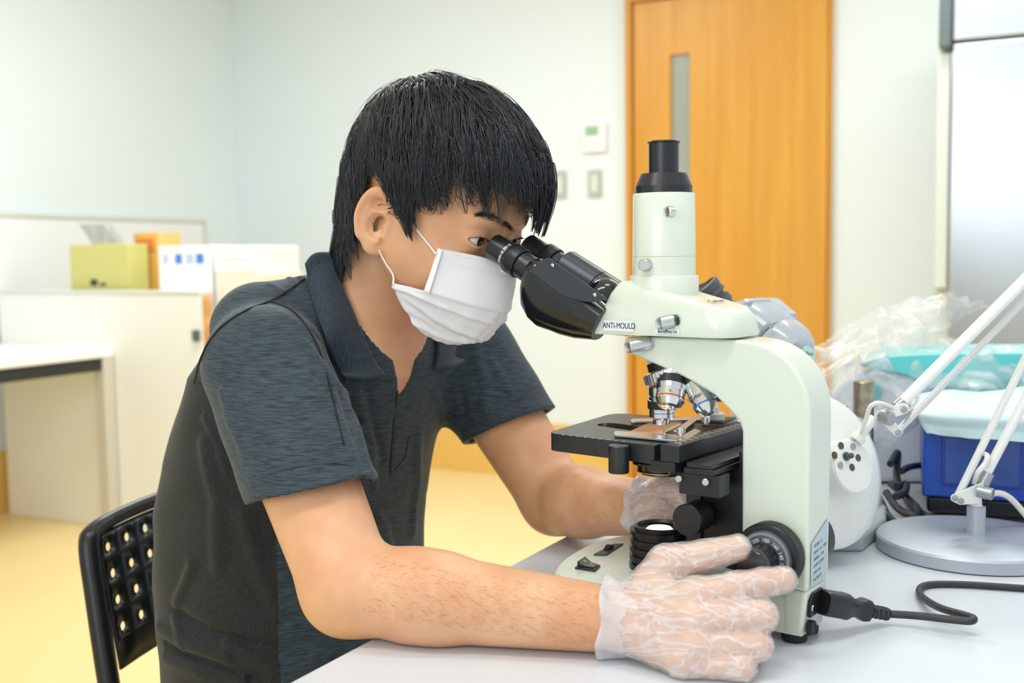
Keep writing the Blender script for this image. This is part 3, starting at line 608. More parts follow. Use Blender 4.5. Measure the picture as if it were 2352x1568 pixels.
hold = [SP(x, y, 184) for x, y in ((1410, 990), (1414, 987), (1440, 988), (1530, 994), (1560, 1000), (1562, 1006), (1550, 1009), (1520, 1007))]
def flatpx(pxs, z0, z1, name, m, par, bev=.3): q_ = [SP(x, y, z1) for x, y in pxs]; return obj(name, MB().prism([L(p[0], p[1], z0) for p in q_], [L(p[0], p[1], z1) for p in q_]), m, par, bevel=ml(bev), bseg=2)
CLIP = mat('clip_metal', (200, 206, 212), .28, 1.0)
h_ = flatpx([(1410, 993), (1413, 989), (1480, 992), (1545, 997), (1566, 1000), (1596, 984), (1610, 989), (1574, 1010), (1552, 1011), (1480, 1004), (1412, 998)], 183.2, 185.2, 'specimen_holder', CLIP, mi)
flatpx([(1448, 965), (1452, 961), (1560, 958), (1622, 955), (1622, 962), (1540, 964), (1452, 968)], 183.2, 185.2, 'specimen_holder', CLIP, mi)
flatpx([(1548, 988), (1566, 990), (1600, 964), (1590, 958)], 185.4, 186.4, 'holder_arm', CLIP, h_)
flatpx([(1512, 994), (1560, 972), (1567, 973), (1522, 995)], 185.4, 186.4, 'holder_spring', CLIP, h_)
flatpx([(1600, 965), (1620, 956), (1690, 957), (1660, 968)], 185.4, 188.5, 'holder_block', BLKS, mi)
for (x, y, r_, h1) in ((1564, 1000, 4.6, 7), (1622, 974, 4.4, 8)): p = T(x, y, L(0, 0, 186.5)[2]); obj('holder_screw', MB().lathe(p, Zu, ring_prof((2.6, 0), (2.6, 2), (r_, 2.2), (r_, h1), (r_-.5, h1+.5)), 24), ALU, mi)
p = T(1644, 962, L(0, 0, 188.6)[2]); obj('holder_knob', MB().lathe(p, Zu, ring_prof((9.6, 0), (9.6, 6), (9, 6.6), (4, 6.8), (4, 9), (3, 13), (.1, 13.4)), 36), mat('grey_knob', (206, 208, 204), .4), mi, angle=30)
# condenser under the stage
obj('condenser', MB().lathe(L(4, 2, 163.9), dv, ring_prof((27, 0), (29, 4), (29, 9), (27, 9.3), (27, 10.4), (31, 10.8), (31, 13), (26.5, 13.4), (26, 19), (24, 21), (21.5, 21.5), (21.5, 24), (20, 24.5), (.1, 24.5)), 64), BLKG, mi, angle=30)
obj('condenser_ring', MB().lathe(L(4, 2, 163.9), dv, ring_prof((25.7, 20), (26.3, 20.3), (26.3, 21.2), (25.6, 21.5)), 64), mat('brass_warm', (200, 160, 110), .3, 1.0), mi, angle=30)
obj('condenser_screw', MB().lathe(ML(1538, 1081, -24), mdv(-Lu*.8-Uu*.4), ring_prof((1.6, 0), (1.6, 5)), 12), CHROME, mi)
obj('condenser_arm', MB().box(L(-30, 2, 148), Uu*ml(22), Lu*ml(12), Zu*ml(6)), BLK, mi)
# stage carrier
obj('stage_carrier', pr_l([(-40, 150), (-40, 62), (-97, 58), (-97, 176), (-92, 176), (-92, 156), (-56, 156), (-56, 150)], -21, 21), BLK, mi, bevel=ml(1.2), bseg=2)
obj('carrier_rib', pr_l([(-38, 140), (-38, 70), (-54, 66), (-54, 140)], -25, -21.2), mat('rib_black', (36, 39, 41), .4), mi, bevel=ml(.6), bseg=2)
kf = obj('condenser_knob', MB().lathe(L(-58, -26, 112), -Lu, ring_prof((8, -2), (8, 3), (14, 7), (15, 8), (15, 23), (15.4, 24), (15.4, 35), (14.6, 36), (.1, 36.2)), 48), BLK, mi, angle=30)
# coarse and fine focus, near side
KC = toL(ML(1760, 1281, -45)); kc = lambda l: L(KC[0], l, KC[2])
KC = np.array([-131.5, 0, 84.]); 
cn = obj('coarse_focus_knob', MB().lathe(kc(-27.2), -Lu, ring_prof((20, 0), (30, 2), (31, 3.5), (31, 18), (30, 19.5), (27, 20), (.1, 20.2)), 72), BLK, mi, angle=30)
b = MB()
for k in range(90):
    a = 2*math.pi*k/90; e = Uu*math.cos(a)+Zu*math.sin(a); b.box(kc(-38)+e*ml(31), e*ml(.5), np.cross(e, Lu)*ml(.62), Lu*ml(6.5))
obj('knurled_rim', b, BLK, cn)
b = MB(); b.lathe(kc(-47.3), -Lu, ring_prof((25.5, 0), (25.5, 1.6), (24.6, 2.4), (15.5, 4.4), (.1, 4.4)), 72)
ds_ = obj('focus_dial', b, mat('dial_slate', (66, 74, 82), .4), cn, angle=30)
for k in range(100):
    a = 2*math.pi*k/100; e = Uu*math.cos(a)+Zu*math.sin(a)
b = MB()
for k in range(100):
    a = 2*math.pi*k/100; e = Uu*math.cos(a)+Zu*math.sin(a); ln = 2.2 if k % 5 == 0 else 1.4
    b.box(kc(-50.1)+e*ml(24-ln), e*ml(ln), np.cross(e, Lu)*ml(.16), Lu*ml(.28))
tk = obj('dial_ticks', b, INKW, ds_); tk['kind'] = 'stuff'
for s_, a_ in (('180', 84), ('160', 50), ('140', 18), ('120', -14), ('200', 118)):
    a = math.radians(a_); e = -Uu*math.cos(a)+Zu*math.sin(a); t_ = Uu*math.sin(a)*-1+Zu*-math.cos(a); t_ = -Uu*math.sin(a)*-1*-1+0*Zu if 0 else (-Uu*math.sin(a)*-1-Zu*math.cos(a))*1
    tt = np.cross(-Lu, e)   # tangent direction
    text('dial_number', s_, INKW, ds_, kc(-51.6)+e*ml(17.4), np.cross(e, -Lu), e, ml(5.0))
obj('fine_focus_knob', MB().lathe(kc(-51.5), -Lu, ring_prof((14.5, 0), (14.2, 2), (12.6, 10), (14.6, 15), (15, 17), (15, 27), (14.2, 28.4), (11, 29), (.1, 29.2)), 56), BLKG, mi, angle=30)
obj('coarse_focus_knob', MB().lathe(kc(27.2), Lu, ring_prof((20, 0), (30, 2), (31, 3.5), (31, 18), (30, 19.5), (15, 20), (14, 44), (.1, 44.2)), 72), BLK, mi, angle=30)
# field lens on the base: stacked black rings
prl = [(29, 0)]
for k in range(4): h_0 = 1+k*8.6; prl += [(31-k*.3, h_0), (31-k*.3, h_0+4.6), (28, h_0+5.2), (28, h_0+8)]
prl += [(30.2, 35.6), (30.2, 40), (26, 40.6), (26, 43.4), (24.6, 44), (22.6, 44), (21.8, 41), (16, 39.6), (15.2, 38.6), (.1, 38.6)]
fl_ = obj('field_lens_housing', MB().lathe(L(2, -7, 44.2), Zu, ring_prof(*prl), 72), BLK, mi, angle=28)
obj('field_lens', MB().lathe(L(2, -7, 83), Zu, ring_prof((14.2, 0), (12, 2.4), (7, 3.6), (.1, 4.2)), 40), mat('lamp_glow', (255, 236, 226), .2, emis=((255, 232, 220), 4.0)), mi, angle=80)
# thumb wheel and rocker switch on the base
def base_plate(pxs, z0, z1, name, m, par, bev=.4): q_ = [toL(T(x, y, ZT+z1*S/1000))[:2] for x, y in pxs]; return obj(name, MB().prism([L(p[0], p[1], z0) for p in q_], [L(p[0], p[1], z1) for p in q_]), m, par, bevel=ml(bev), bseg=2)
DGR = mat('dark_grey_plastic', (58, 64, 66), .4)
wf = base_plate([(1363, 1272), (1409, 1248), (1432, 1247), (1392, 1273)], 44.2, 45.6, 'dimmer_frame', DGR, mi)
q_ = toL(T(1398, 1259, ZT+46*S/1000)); wax = mdv(toL(T(1400, 1262, ZT))[:2]-toL(T(1395, 1260, ZT))[:2])
wd_ = mdv(T(1430, 1247, ZT)-T(1392, 1273, ZT)); wn_ = np.cross(Zu, wd_)
b = MB().lathe(L(q_[0], q_[1], 38)-wn_*ml(3), wn_, ring_prof((11, 0), (11.5, .6), (11.5, 5.4), (11, 6)), 40)
for k in range(36): a = 2*math.pi*k/36; e = wd_*math.cos(a)+Zu*math.sin(a); b.box(L(q_[0], q_[1], 38)+e*ml(11.5), e*ml(.5), np.cross(e, wn_)*ml(.5), wn_*ml(2.7))
obj('dimmer_wheel', b, RUB, mi)
rf_ = base_plate([(1320, 1302), (1343, 1284), (1379, 1297), (1366, 1309)], 44.2, 46, 'switch_frame', BLK, mi)
A_, B_, C_, D_ = [toL(T(x, y, ZT+46*S/1000)) for x, y in ((1326, 1300), (1344, 1288), (1372, 1298), (1363, 1305))]
b = MB(); top = [L(A_[0], A_[1], 51), L(B_[0], B_[1], 51), L(C_[0], C_[1], 47), L(D_[0], D_[1], 47)]; bot = [L(q[0], q[1], 45) for q in (A_, B_, C_, D_)]
mid = [(top[0]+top[3])/2-Zu*ml(1.6), (top[1]+top[2])/2-Zu*ml(1.6)]
b.add(bot+[top[0], mid[0], top[3], top[2], mid[1], top[1]], [(0, 4, 5, 6, 3), (1, 2, 7, 8, 9), (0, 1, 9, 4), (2, 3, 6, 7), (4, 9, 8, 5), (5, 8, 7, 6), (0, 3, 2, 1)])
rk = obj('power_switch', b, BLKG, mi, angle=30)
v1 = mdv(top[1]-top[0]); v2 = mdv(mid[0]-top[0])
text('switch_mark', 'O', INKW, rk, (top[0]+top[1])/2*.45+(mid[0]+mid[1])/2*.55+Zu*ml(.5), -v1*-1, -v2, ml(5))
text('switch_mark', 'I', INKW, rk, (top[2]+top[3])/2*.5+(mid[0]+mid[1])/2*.5+Zu*ml(.5), -v1*-1, -v2, ml(5))
# mains inlet and fuse holder on the rear of the foot
ri = lambda l, z, d=0: L(-160.5-d, l, z)
obj('fuse_holder', MB().lathe(ri(-15, 15.5), -Uu, ring_prof((7, 0), (7, 5), (6, 5.6), (5, 5.2), (4.6, 4.6), (.1, 4.6)), 32), BLK, mi, angle=30)
inl = obj('mains_inlet', MB().prism([ri(-20, 26, 0), ri(14, 26, 0), ri(14, 42, 0), ri(8, 48, 0), ri(-14, 48, 0), ri(-20, 42, 0)], [ri(-20, 26, 4), ri(14, 26, 4), ri(14, 42, 4), ri(8, 48, 4), ri(-14, 48, 4), ri(-20, 42, 4)]), BLK, mi, bevel=ml(.8), bseg=2)
obj('inlet_screw', MB().lathe(ri(-15, 34, 4), -Uu, ring_prof((3, 0), (2.6, .8), (.1, 1)), 16), CHROME, mi)
# power cord
CORD = mat('cord_black', (44, 47, 50), .45)
pc = thing('power_cord', ri(0, 30, 5), 'black power cord plugged into the rear of the cream microscope, looping over the table', 'cord')
def T0(x, y, z=0): return T(x, y, ZT+z)
PS = toL(ri(2, 36, 4.4)); pe_ = T0(2036, 1409, .010)
st_ = ri(2, 36, 4.4); dd = mdv(pe_-st_); ln_ = np.linalg.norm(pe_-st_)
b = MB(); n__ = np.cross(dd, Zu); n__ = mdv(n__); uu_ = np.cross(n__, dd)
secs = [(0, 11, 13), (.04, 12, 13.5), (.28, 12, 13.5), (.34, 12.5, 12.5), (.42, 9.5, 10), (.50, 8, 8.5), (.57, 9, 9), (.63, 11, 10), (.68, 10.5, 10), (.70, 6.5, 7.5)]
for x in np.linspace(.72, .94, 4): secs += [(x, 5.2, 6), (x+.012, 6.4, 7.4), (x+.045, 6.2, 7.0), (x+.05, 4.4, 5)]
secs += [(1.0, 4.5, 5)]
G = []
for (f_, a_, c_) in secs:
    G.append([st_+dd*ln_*f_+n__*ml(c_)*math.copysign(abs(math.cos(q))**.6, math.cos(q))+uu_*ml(a_)*math.copysign(abs(math.sin(q))**.6, math.sin(q)) for q in np.linspace(0, 2*math.pi, 24, endpoint=False)])
b.grid(G, True); b.add(G[0], [tuple(range(24))]); b.add(G[-1], [tuple(range(24))]); obj('plug', b, BLK, pc, angle=50)
cp = [pe_-dd*.006, T0(2036, 1409, .010), T0(2110, 1414, .011), T0(2190, 1423, .012), T0(2228, 1426, .013), T0(2236, 1420, .014), T0(2215, 1412, .014), T0(2165, 1398, .012), T0(2130, 1380, .008), T0(2112, 1362, .0045), T0(2118, 1347, .0036), T0(2150, 1341, .0036), T0(2220, 1342, .0036), T0(2300, 1347, .0036), T0(2380, 1352, .0036), T0(2460, 1352, .0036), T0(2620, 1330, .0036), T0(2800, 1280, .0036), T0(3000, 1260, .0036), T0(3300, 1230, .0036)]
obj('cable', MB().tube(crv(cp, 8), .0034, 12), CORD, pc)
# slide on the stage
sq_ = [SP(x, y, 183) for x, y in ((1440, 993), (1500, 966), (1568, 968), (1515, 998))]
tag(obj('microscope_slide', MB().prism([L(p[0], p[1], 182.1) for p in sq_], [L(p[0], p[1], 183.15) for p in sq_]), mat('slide_stain', (226, 160, 108), .22, noise=((236, 196, 166), 90, .8)), bevel=.0001), 'glass slide with an amber specimen, lying on the black stage under the objective', 'slide')
# spot and glowing lens added to imitate field lens light in the specimen
lp = bpy.data.lights.new('microscope_lamp', 'SPOT'); lp.energy = .25; lp.color = (1, .86, .74); lp.spot_size = 1.0; lp.shadow_soft_size = .004
lo = bpy.data.objects.new('microscope_lamp', lp); COL.objects.link(lo); lo.location = tuple(L(3, 0, 181.9)); lo.rotation_euler = (math.pi, 0, 0)

obj('slide_glow_lens', MB().lathe(L(2, -3, 164.2), Zu, ring_prof((12, 0), (11, 8), (6.5, 15.5), (5.5, 16.8), (3, 17.3), (.1, 17.4)), 32), mat('slide_glow', (255, 230, 206), .3, emis=((255, 216, 184), 11.0)), mi, angle=80)  # no lamp itself: emission added so the slide glows from below
MATS['slide_stain'].node_tree.nodes['Principled BSDF'].inputs['Alpha'].default_value = .42
# ------------------------------------------------------------------ signed distance modelling (millimetres in the microscope frame)
A3 = lambda *v: np.array(v, np.float32)
def nrm(v): v = np.asarray(v, float); return v/np.linalg.norm(v)
def cap(p, a, b, ra, rb):
    a = A3(*a); b = A3(*b); ab = b-a; t = np.clip(((p-a)@ab)/float(ab@ab), 0, 1); q = p-a-t[:, None]*ab
    return np.sqrt((q*q).sum(1))-(ra+(rb-ra)*t)
def capf(p, a, b, ra, rb, n, k):     # capsule whose section is squashed by factor k along direction n
    n = A3(*nrm(n)); a = A3(*a); b = A3(*b); ab = b-a; t = np.clip(((p-a)@ab)/float(ab@ab), 0, 1); q = p-a-t[:, None]*ab
    s = (q@n); q = q+s[:, None]*n*(1/k-1)
    return (np.sqrt((q*q).sum(1))-(ra+(rb-ra)*t))*min(k, 1)
def ell(p, c, r, M=None):
    q = p-A3(*c)
    if M is not None: q = q@np.asarray(M, np.float32).T
    r = A3(*r); k0 = np.sqrt(((q/r)**2).sum(1)); k1 = np.sqrt(((q/(r*r))**2).sum(1)); return k0*(k0-1)/np.maximum(k1, 1e-6)
def smin(a, b, k): h = np.clip(.5+.5*(b-a)/k, 0, 1); return b+(a-b)*h-k*h*(1-h)
def smax(a, b, k): return -smin(-a, -b, k)
def chain(p, pts, rs, k=4):
    d = cap(p, pts[0], pts[1], rs[0], rs[1])
    for i in range(1, len(pts)-1): d = smin(d, cap(p, pts[i], pts[i+1], rs[i], rs[i+1]), k)
    return d
def pl_dist(p, pts):
    d = None
    for a, b in zip(pts[:-1], pts[1:]):
        e = cap(p, a, b, 0, 0); d = e if d is None else np.minimum(d, e)
    return d
def polygonize(f, lo, hi, h, B=12, margin=8):
    lo = np.array(lo, float); n = np.ceil((np.array(hi)-lo)/(h*B)).astype(int)
    bi = np.stack(np.meshgrid(*[np.arange(k) for k in n], indexing='ij'), -1).reshape(-1, 3)
    cen = lo+(bi+.5)*h*B; act = np.zeros(len(bi), bool)
    for s in range(0, len(bi), 200000): act[s:s+200000] = np.abs(f(cen[s:s+200000].astype(np.float32))) < h*B*1.05+margin
    bi = bi[act]; dims = n*B+1
    g = np.arange(B+1); loc = np.stack(np.meshgrid(g, g, g, indexing='ij'), -1).reshape(-1, 3)
    K = []; VV = []; FF = []
    key = lambda c: (c[..., 0].astype(np.int64)*dims[1]+c[..., 1])*dims[2]+c[..., 2]
    for s in range(0, len(bi), 60):
        bb = bi[s:s+60]; gi = bb[:, None, :]*B+loc[None]; pos = lo+gi*h
        V = f(pos.reshape(-1, 3).astype(np.float32)).reshape(len(bb), B+1, B+1, B+1)
        ins = V < 0; acc = np.zeros((len(bb), B, B, B, 3)); cnt = np.zeros((len(bb), B, B, B))
        base = (bb[:, None, None, None, :]*B+np.stack(np.meshgrid(np.arange(B), np.arange(B), np.arange(B), indexing='ij'), -1)[None])
        for ax in range(3):
            o1, o2 = [q for q in range(3) if q != ax]
            for i in (0, 1):
                for j in (0, 1):
                    a = [0, 0, 0]; a[o1] = i; a[o2] = j; b_ = list(a); b_[ax] = 1
                    sa = tuple([slice(None)]+[slice(q, q+B) for q in a]); sb = tuple([slice(None)]+[slice(q, q+B) for q in b_])
                    va, vb = V[sa], V[sb]; m = (va < 0) != (vb < 0); t = np.where(m, va/np.where(m, va-vb, 1), 0)
                    off_ = np.zeros(va.shape+(3,)); off_[..., o1] = i; off_[..., o2] = j; off_[..., ax] = t
                    acc += off_*m[..., None]; cnt += m
                    if i == 0 and j == 0:
                        mm = np.nonzero(m); c = base[mm]
                        c0 = c.copy(); c1 = c.copy(); c1[:, o1] -= 1; c2 = c1.copy(); c2[:, o2] -= 1; c3 = c.copy(); c3[:, o2] -= 1
                        q = np.stack([key(c0), key(c1), key(c2), key(c3)], 1)
                        flip = (va[mm] < 0) ^ (ax == 1); q[flip] = q[flip][:, ::-1]; FF.append(q)
        m = cnt > 0; K.append(key(base[m])); VV.append(lo+h*(base[m]+acc[m]/cnt[m][:, None]))
    K = np.concatenate(K); VV = np.concatenate(VV); FF = np.concatenate(FF)
    o = np.argsort(K); K = K[o]; VV = VV[o]; ix = np.searchsorted(K, FF); ix = np.clip(ix, 0, len(K)-1)
    ok = (K[ix] == FF).all(1); return VV, ix[ok]
def toW(v): return O+S*(v[:, :1]*Uu+v[:, 1:2]*Lu+v[:, 2:3]*Zu)/1000
def sobj(name, f, lo, hi, h, m, parent, margin=8, mats=None, pick=None, sub=0):
    v, fc = polygonize(f, lo, hi, h, margin=margin); w_ = toW(v); o0 = WL.get(parent.name, np.array(parent.location)) if parent else np.zeros(3)
    me = bpy.data.meshes.new(name); me.vertices.add(len(w_)); me.vertices.foreach_set('co', (w_-o0).astype(np.float32).ravel())
    me.loops.add(fc.size); me.loops.foreach_set('vertex_index', fc.ravel().astype(np.int32)); me.polygons.add(len(fc))
    me.polygons.foreach_set('loop_start', np.arange(0, fc.size, 4, dtype=np.int32)); me.update(calc_edges=True); me.validate()
    me.polygons.foreach_set('use_smooth', [True]*len(me.polygons))
    # orientation: normals must point along the gradient
    me.materials.append(m)
    if mats:
        for q in mats: me.materials.append(q)
        c = v[fc].mean(1)
        if len(c) == len(me.polygons): me.polygons.foreach_set('material_index', pick(c).astype(np.int32))
    c = v[fc[:400]].mean(1); nn = np.cross(w_[fc[:400, 1]]-w_[fc[:400, 0]], w_[fc[:400, 2]]-w_[fc[:400, 0]])
    gl = np.stack([f((c+e).astype(np.float32))-f((c-e).astype(np.float32)) for e in np.eye(3)*.5], 1); gw = gl[:, :1]*Uu+gl[:, 1:2]*Lu+gl[:, 2:3]*Zu
    if ((nn*gw).sum(1) < 0).mean() > .5: me.flip_normals()
    o = bpy.data.objects.new(name, me); COL.objects.link(o); o.parent = parent; WL[o.name] = o0
    return o
def hit_many(pxs, f, start=.45, end=2.2, off=0):     # first points of a distance field on the rays of photo pixels, in local millimetres
    D = np.array([ray(x, y) for x, y in pxs]); D /= np.linalg.norm(D, axis=1)[:, None]; a0 = toLv(CC[None]); DL = toLv(CC[None]+D)-a0     # millimetres per metre
    t = np.full(len(D), start); done = np.zeros(len(D), bool)
    for _ in range(150):
        q = a0+DL*t[:, None]; act = ~done & (t < end)
        if not act.any(): break
        v = f(q[act].astype(np.float32)).astype(float)-off; ii = np.nonzero(act)[0]; done[ii[v < .15]] = True; mv = v >= .15; t[ii[mv]] += np.maximum(v[mv], .3)*.6*S/1000
    for _ in range(40):      # step back out where the march overshot
        q = a0+DL*t[:, None]; v = f(q.astype(np.float32)).astype(float)-off; m = done & (v < -.1)
        if not m.any(): break
        t[m] -= .0004
    return a0+DL*t[:, None], done
def toLv(p): q = (p-O)/S*1000; return np.stack([q@Uu, q@Lu, q[:, 2]], 1)
def hit(x, y, f, start=.45, end=2.2, off=0):
    q, ok = hit_many([(x, y)], f, start, end, off); return q[0] if ok[0] else None
def hits(pxs, f, off=0):
    q, ok = hit_many(pxs, f, off=off); return [a for a, k in zip(q, ok) if k]
LW = lambda q: L(q[0], q[1], q[2])
# ------------------------------------------------------------------ person: key points
HP = A3(318, -3, 400); pit = math.radians(20)
hf = A3(-math.cos(pit), 0, -math.sin(pit)); hu = A3(-math.sin(pit), 0, math.cos(pit)); hl = A3(0, 1, 0)
HM = np.stack([hf, hl, hu])                   # rows: head axes (forward, left = away from the camera, up)
def H2L(x, y, z): return HP+hf*x+hl*y+hu*z
def L2H(q): return HM@(np.asarray(q)-HP)
# right arm (near), left arm (far)
shR, elR, wrR = A3(397, -182, 246), A3(212, -243, 46), A3(-20, -141, 31)
shL, elL, wrL = A3(425, 182, 245), A3(262, 182, 47), A3(66, 90, 77)
def jl(x, y, l): return toL(ML(x, y, l)).astype(np.float32)
RH = dict(thumb=[jl(1462, 1385, -126), jl(1530, 1292, -112), jl(1612, 1278, -94), jl(1694, 1258, -80)],
    index=[jl(1590, 1372, -126), jl(1690, 1350, -102), jl(1752, 1338, -88), jl(1800, 1330, -76)],
    middle=[jl(1598, 1425, -137), jl(1748, 1414, -108), jl(1742, 1424, -84), jl(1712, 1420, -72)],
    ring=[jl(1592, 1482, -146), jl(1738, 1482, -118), jl(1730, 1488, -92), jl(1700, 1480, -80)],
    pinky=[jl(1572, 1530, -152), jl(1704, 1538, -132), jl(1696, 1536, -108), jl(1672, 1524, -96)])
RR = dict(thumb=(17, 15, 13, 11), index=(15, 12.3, 11.6, 10.2), middle=(15.5, 13, 12, 10.5), ring=(15, 12.2, 11.4, 10), pinky=(13.5, 11, 10, 9))
def lift(d):      # keep every joint above the table
    for k in d:
        for q, r_ in zip(d[k], RR[k]): q[2] = max(q[2], r_+.6)
lift(RH)
LH = dict(thumb=[A3(62, 92, 82), A3(38, 78, 108), A3(22, 70, 106), A3(2, 66, 84)], index=[A3(-15, 98, 84), A3(-62, 92, 92), A3(-90, 78, 92), A3(-108, 68, 90)],
    middle=[A3(-15, 106, 68), A3(-65, 104, 70), A3(-92, 88, 68), A3(-112, 74, 66)], ring=[A3(-8, 108, 52), A3(-55, 108, 50), A3(-78, 94, 46), A3(-88, 80, 44)], pinky=[A3(0, 106, 36), A3(-38, 106, 32), A3(-55, 94, 28), A3(-62, 82, 26)])
def hand(p, D, wr, g=0.0, thumb_web=True):
    d = None
    for k in ('index', 'middle', 'ring', 'pinky'):
        e = chain(p, D[k], [r_+g for r_ in RR[k]], 3.0); d = e if d is None else smin(d, e, 3.0)
        # knuckles
    pal = None
    for k in ('index', 'middle', 'ring', 'pinky'):
        e = cap(p, wr+(D[k][0]-wr)*.12, D[k][0], 20+g, RR[k][0]+1+g); pal = e if pal is None else smin(pal, e, 9)
    d = smin(d, pal, 6)
    th_ = chain(p, D['thumb'], [r_+g for r_ in RR['thumb']], 4); d = smin(d, th_, 9)
    if thumb_web: d = smin(d, cap(p, (D['thumb'][1]+D['thumb'][0])/2, (D['index'][0]*.75+wr*.25), 12+g, 11+g), 12)
    return d
tors = np.array([[-260, 552, 142, 176], [-200, 557, 152, 180], [-60, 566, 158, 182], [40, 558, 156, 182], [110, 537, 154, 180], [170, 514, 151, 176], [220, 494, 148, 172], [262, 478, 126, 152], [295, 452, 90, 120], [325, 440, 60, 88], [345, 432, 30, 60]], np.float32)
def torso(p, g=0):
    z = p[:, 2]; uc = np.interp(z, tors[:, 0], tors[:, 1]); a = np.interp(z, tors[:, 0], tors[:, 2])+g; b = np.interp(z, tors[:, 0], tors[:, 3])+g
    e = 2.25; k = (np.abs((p[:, 0]-uc)/a)**e+np.abs((p[:, 1]+3)/b)**e)**(1/e); d = (k-1)*np.minimum(a, b)*.85
    return smax(d, z-(336+g), 16)
nkA, nkB = A3(440, -3, 190), A3(384, -3, 372)
def body_f(p):
    d = smin(torso(p, -9), cap(p, nkA, nkB, 66, 61), 34)
    d = smin(d, cap(p, (470, -120, 262), (470, 120, 262), 55, 55), 30)
    d = smax(d, 150-p[:, 2], 4)
    # chest notch
    for (sh, el, wr, D) in ((shR, elR, wrR, RH), (shL, elL, wrL, LH)):
        mid = el*.42+wr*.58
        a = smin(cap(p, sh, el, 56, 45), cap(p, el, el*.65+wr*.35, 44, 43), 16)
        a = smin(a, cap(p, el*.72+wr*.28, wr, 43, 30), 14)
        a = smin(a, hand(p, D, wr), 10)
        d = smin(d, a, 8)
    return d
# ---- head field (millimetres in head axes)
def head_f(p):
    q = (p-HP)@HM.T; x, y, z = q[:, 0], q[:, 1], q[:, 2]; ay = np.abs(y); s = np.stack([x, ay, z], 1)
    d = ell(q, (-2, 0, 62), (106, 83, 92))
    d = smin(d, ell(s, (52, 20, 28), (58, 50, 62)), 22)           # face block
    d = smin(d, ell(s, (62, 30, -24), (40, 34, 40)), 22)          # cheeks
    d = smin(d, ell(q, (66, 0, -70), (42, 36, 38)), 26)           # chin and mouth
    d = smin(d, cap(s, (6, 62, -18), (60, 34, -82), 15, 16), 24)  # jaw
    d = smin(d, ell(s, (28, 52, -4), (44, 24, 44)), 20)
    d = smin(d, cap(q, (108, 0, 18), (124, 0, -28), 7, 12), 12)    # nose
    d = smin(d, ell(s, (103, 22, 44), (10, 26, 12)), 16)           # brow ridge
    d = smax(d, -ell(s, (122, 31, 22), (17, 22, 13)), 9)          # orbit
    d = smin(d, ell(s, (97.5, 32, 20), (17, 18.5, 15)), 3.5)      # eyelid over the ball
    # eyelid slit
    c = s-A3(112, 33.5, 19.2); w_ = 14.5; tt = c[:, 1]/w_
    zz = c[:, 2]-1.2*tt; hgt = 5.3*np.clip(1-tt*tt, 0, 1)**.8
    slit = np.maximum(np.maximum(np.abs(zz)-hgt, np.abs(c[:, 1])-w_)*.8, 96-x)
    slit = np.maximum(slit, ell(s, (96, 32, 20), (22, 22, 22)))
    d = smax(d, -slit, 1.0)
    fold = np.abs(c[:, 2]-(8.0-3.4*tt*tt+1.0*tt))+np.maximum(np.abs(c[:, 1])-14, 0)*.8+np.maximum(88-x, 0)
    d = d+1.1*np.exp(-(fold/1.1)**2)
    fold2 = np.abs(c[:, 2]+(9.5-3.4*tt*tt))+np.maximum(np.abs(c[:, 1])-12, 0)*.8+np.maximum(88-x, 0)
    d = d+.5*np.exp(-(fold2/1.6)**2)
    # ear
    ec = s-A3(2, 84, 6); fl = A3(0.10, .0, 0)
    out_ = ec[:, 1]-(-.42)*ec[:, 0]*-1*-1
    ex_, ez_ = ec[:, 0], ec[:, 2]; lat = ec[:, 1]+.45*ex_-1.5           # tilt the auricle outwards toward the back
    rx = 19.5-2.5*np.clip(-ez_/34, 0, 1)*1.6
    rr_ = np.sqrt((ex_/rx)**2+((ez_-1)/36.0)**2); 
    disc = smax((rr_-1)*17, np.abs(lat)-3.6, 3)
    rim = np.sqrt(((rr_-.88)*17)**2+(lat-4.2)**2)-3.2; rim = np.where(ez_ < -22, rim+(-22-ez_)*.5, rim); rim = np.where((ex_ > 13) & (ez_ < 14), rim+4, rim)
    er = smin(disc, rim, 2.5)
    anti = np.sqrt(((rr_-.58)*17)**2+(lat-2.4)**2)-2.6; anti = np.where((ex_ > 3), anti+(ex_-3)*.5, anti); er = smin(er, anti, 2.5)
    er = smax(er, -ell(np.stack([ex_, lat, ez_], 1), (4, 4.5, -4), (10.5, 9.5, 14.5)), 1.5)
    er = smax(er, -ell(np.stack([ex_, lat, ez_], 1), (2, 6.0, 18), (9, 7.5, 8.5)), 1.5)
    er = smin(er, ell(np.stack([ex_, lat, ez_], 1), (14, -1, -4), (5, 4.5, 7.5)), 3)      # tragus
    er = smin(er, ell(np.stack([ex_, lat, ez_], 1), (5, 0, -29), (11, 4.6, 10)), 4)       # lobe
    near = (s[:, 1] > 60)
    er = np.where(near, er, 30.)
    d = smin(d, er, 4.5)
    return d
def skin_f(p):
    d = body_f(p); m = (p[:, 2] > 225) & (p[:, 0] < 520) & (np.abs(p[:, 1]+3) < 140)
    if m.any(): d = d.copy(); d[m] = smin(d[m], head_f(p[m]), 16)
    return d
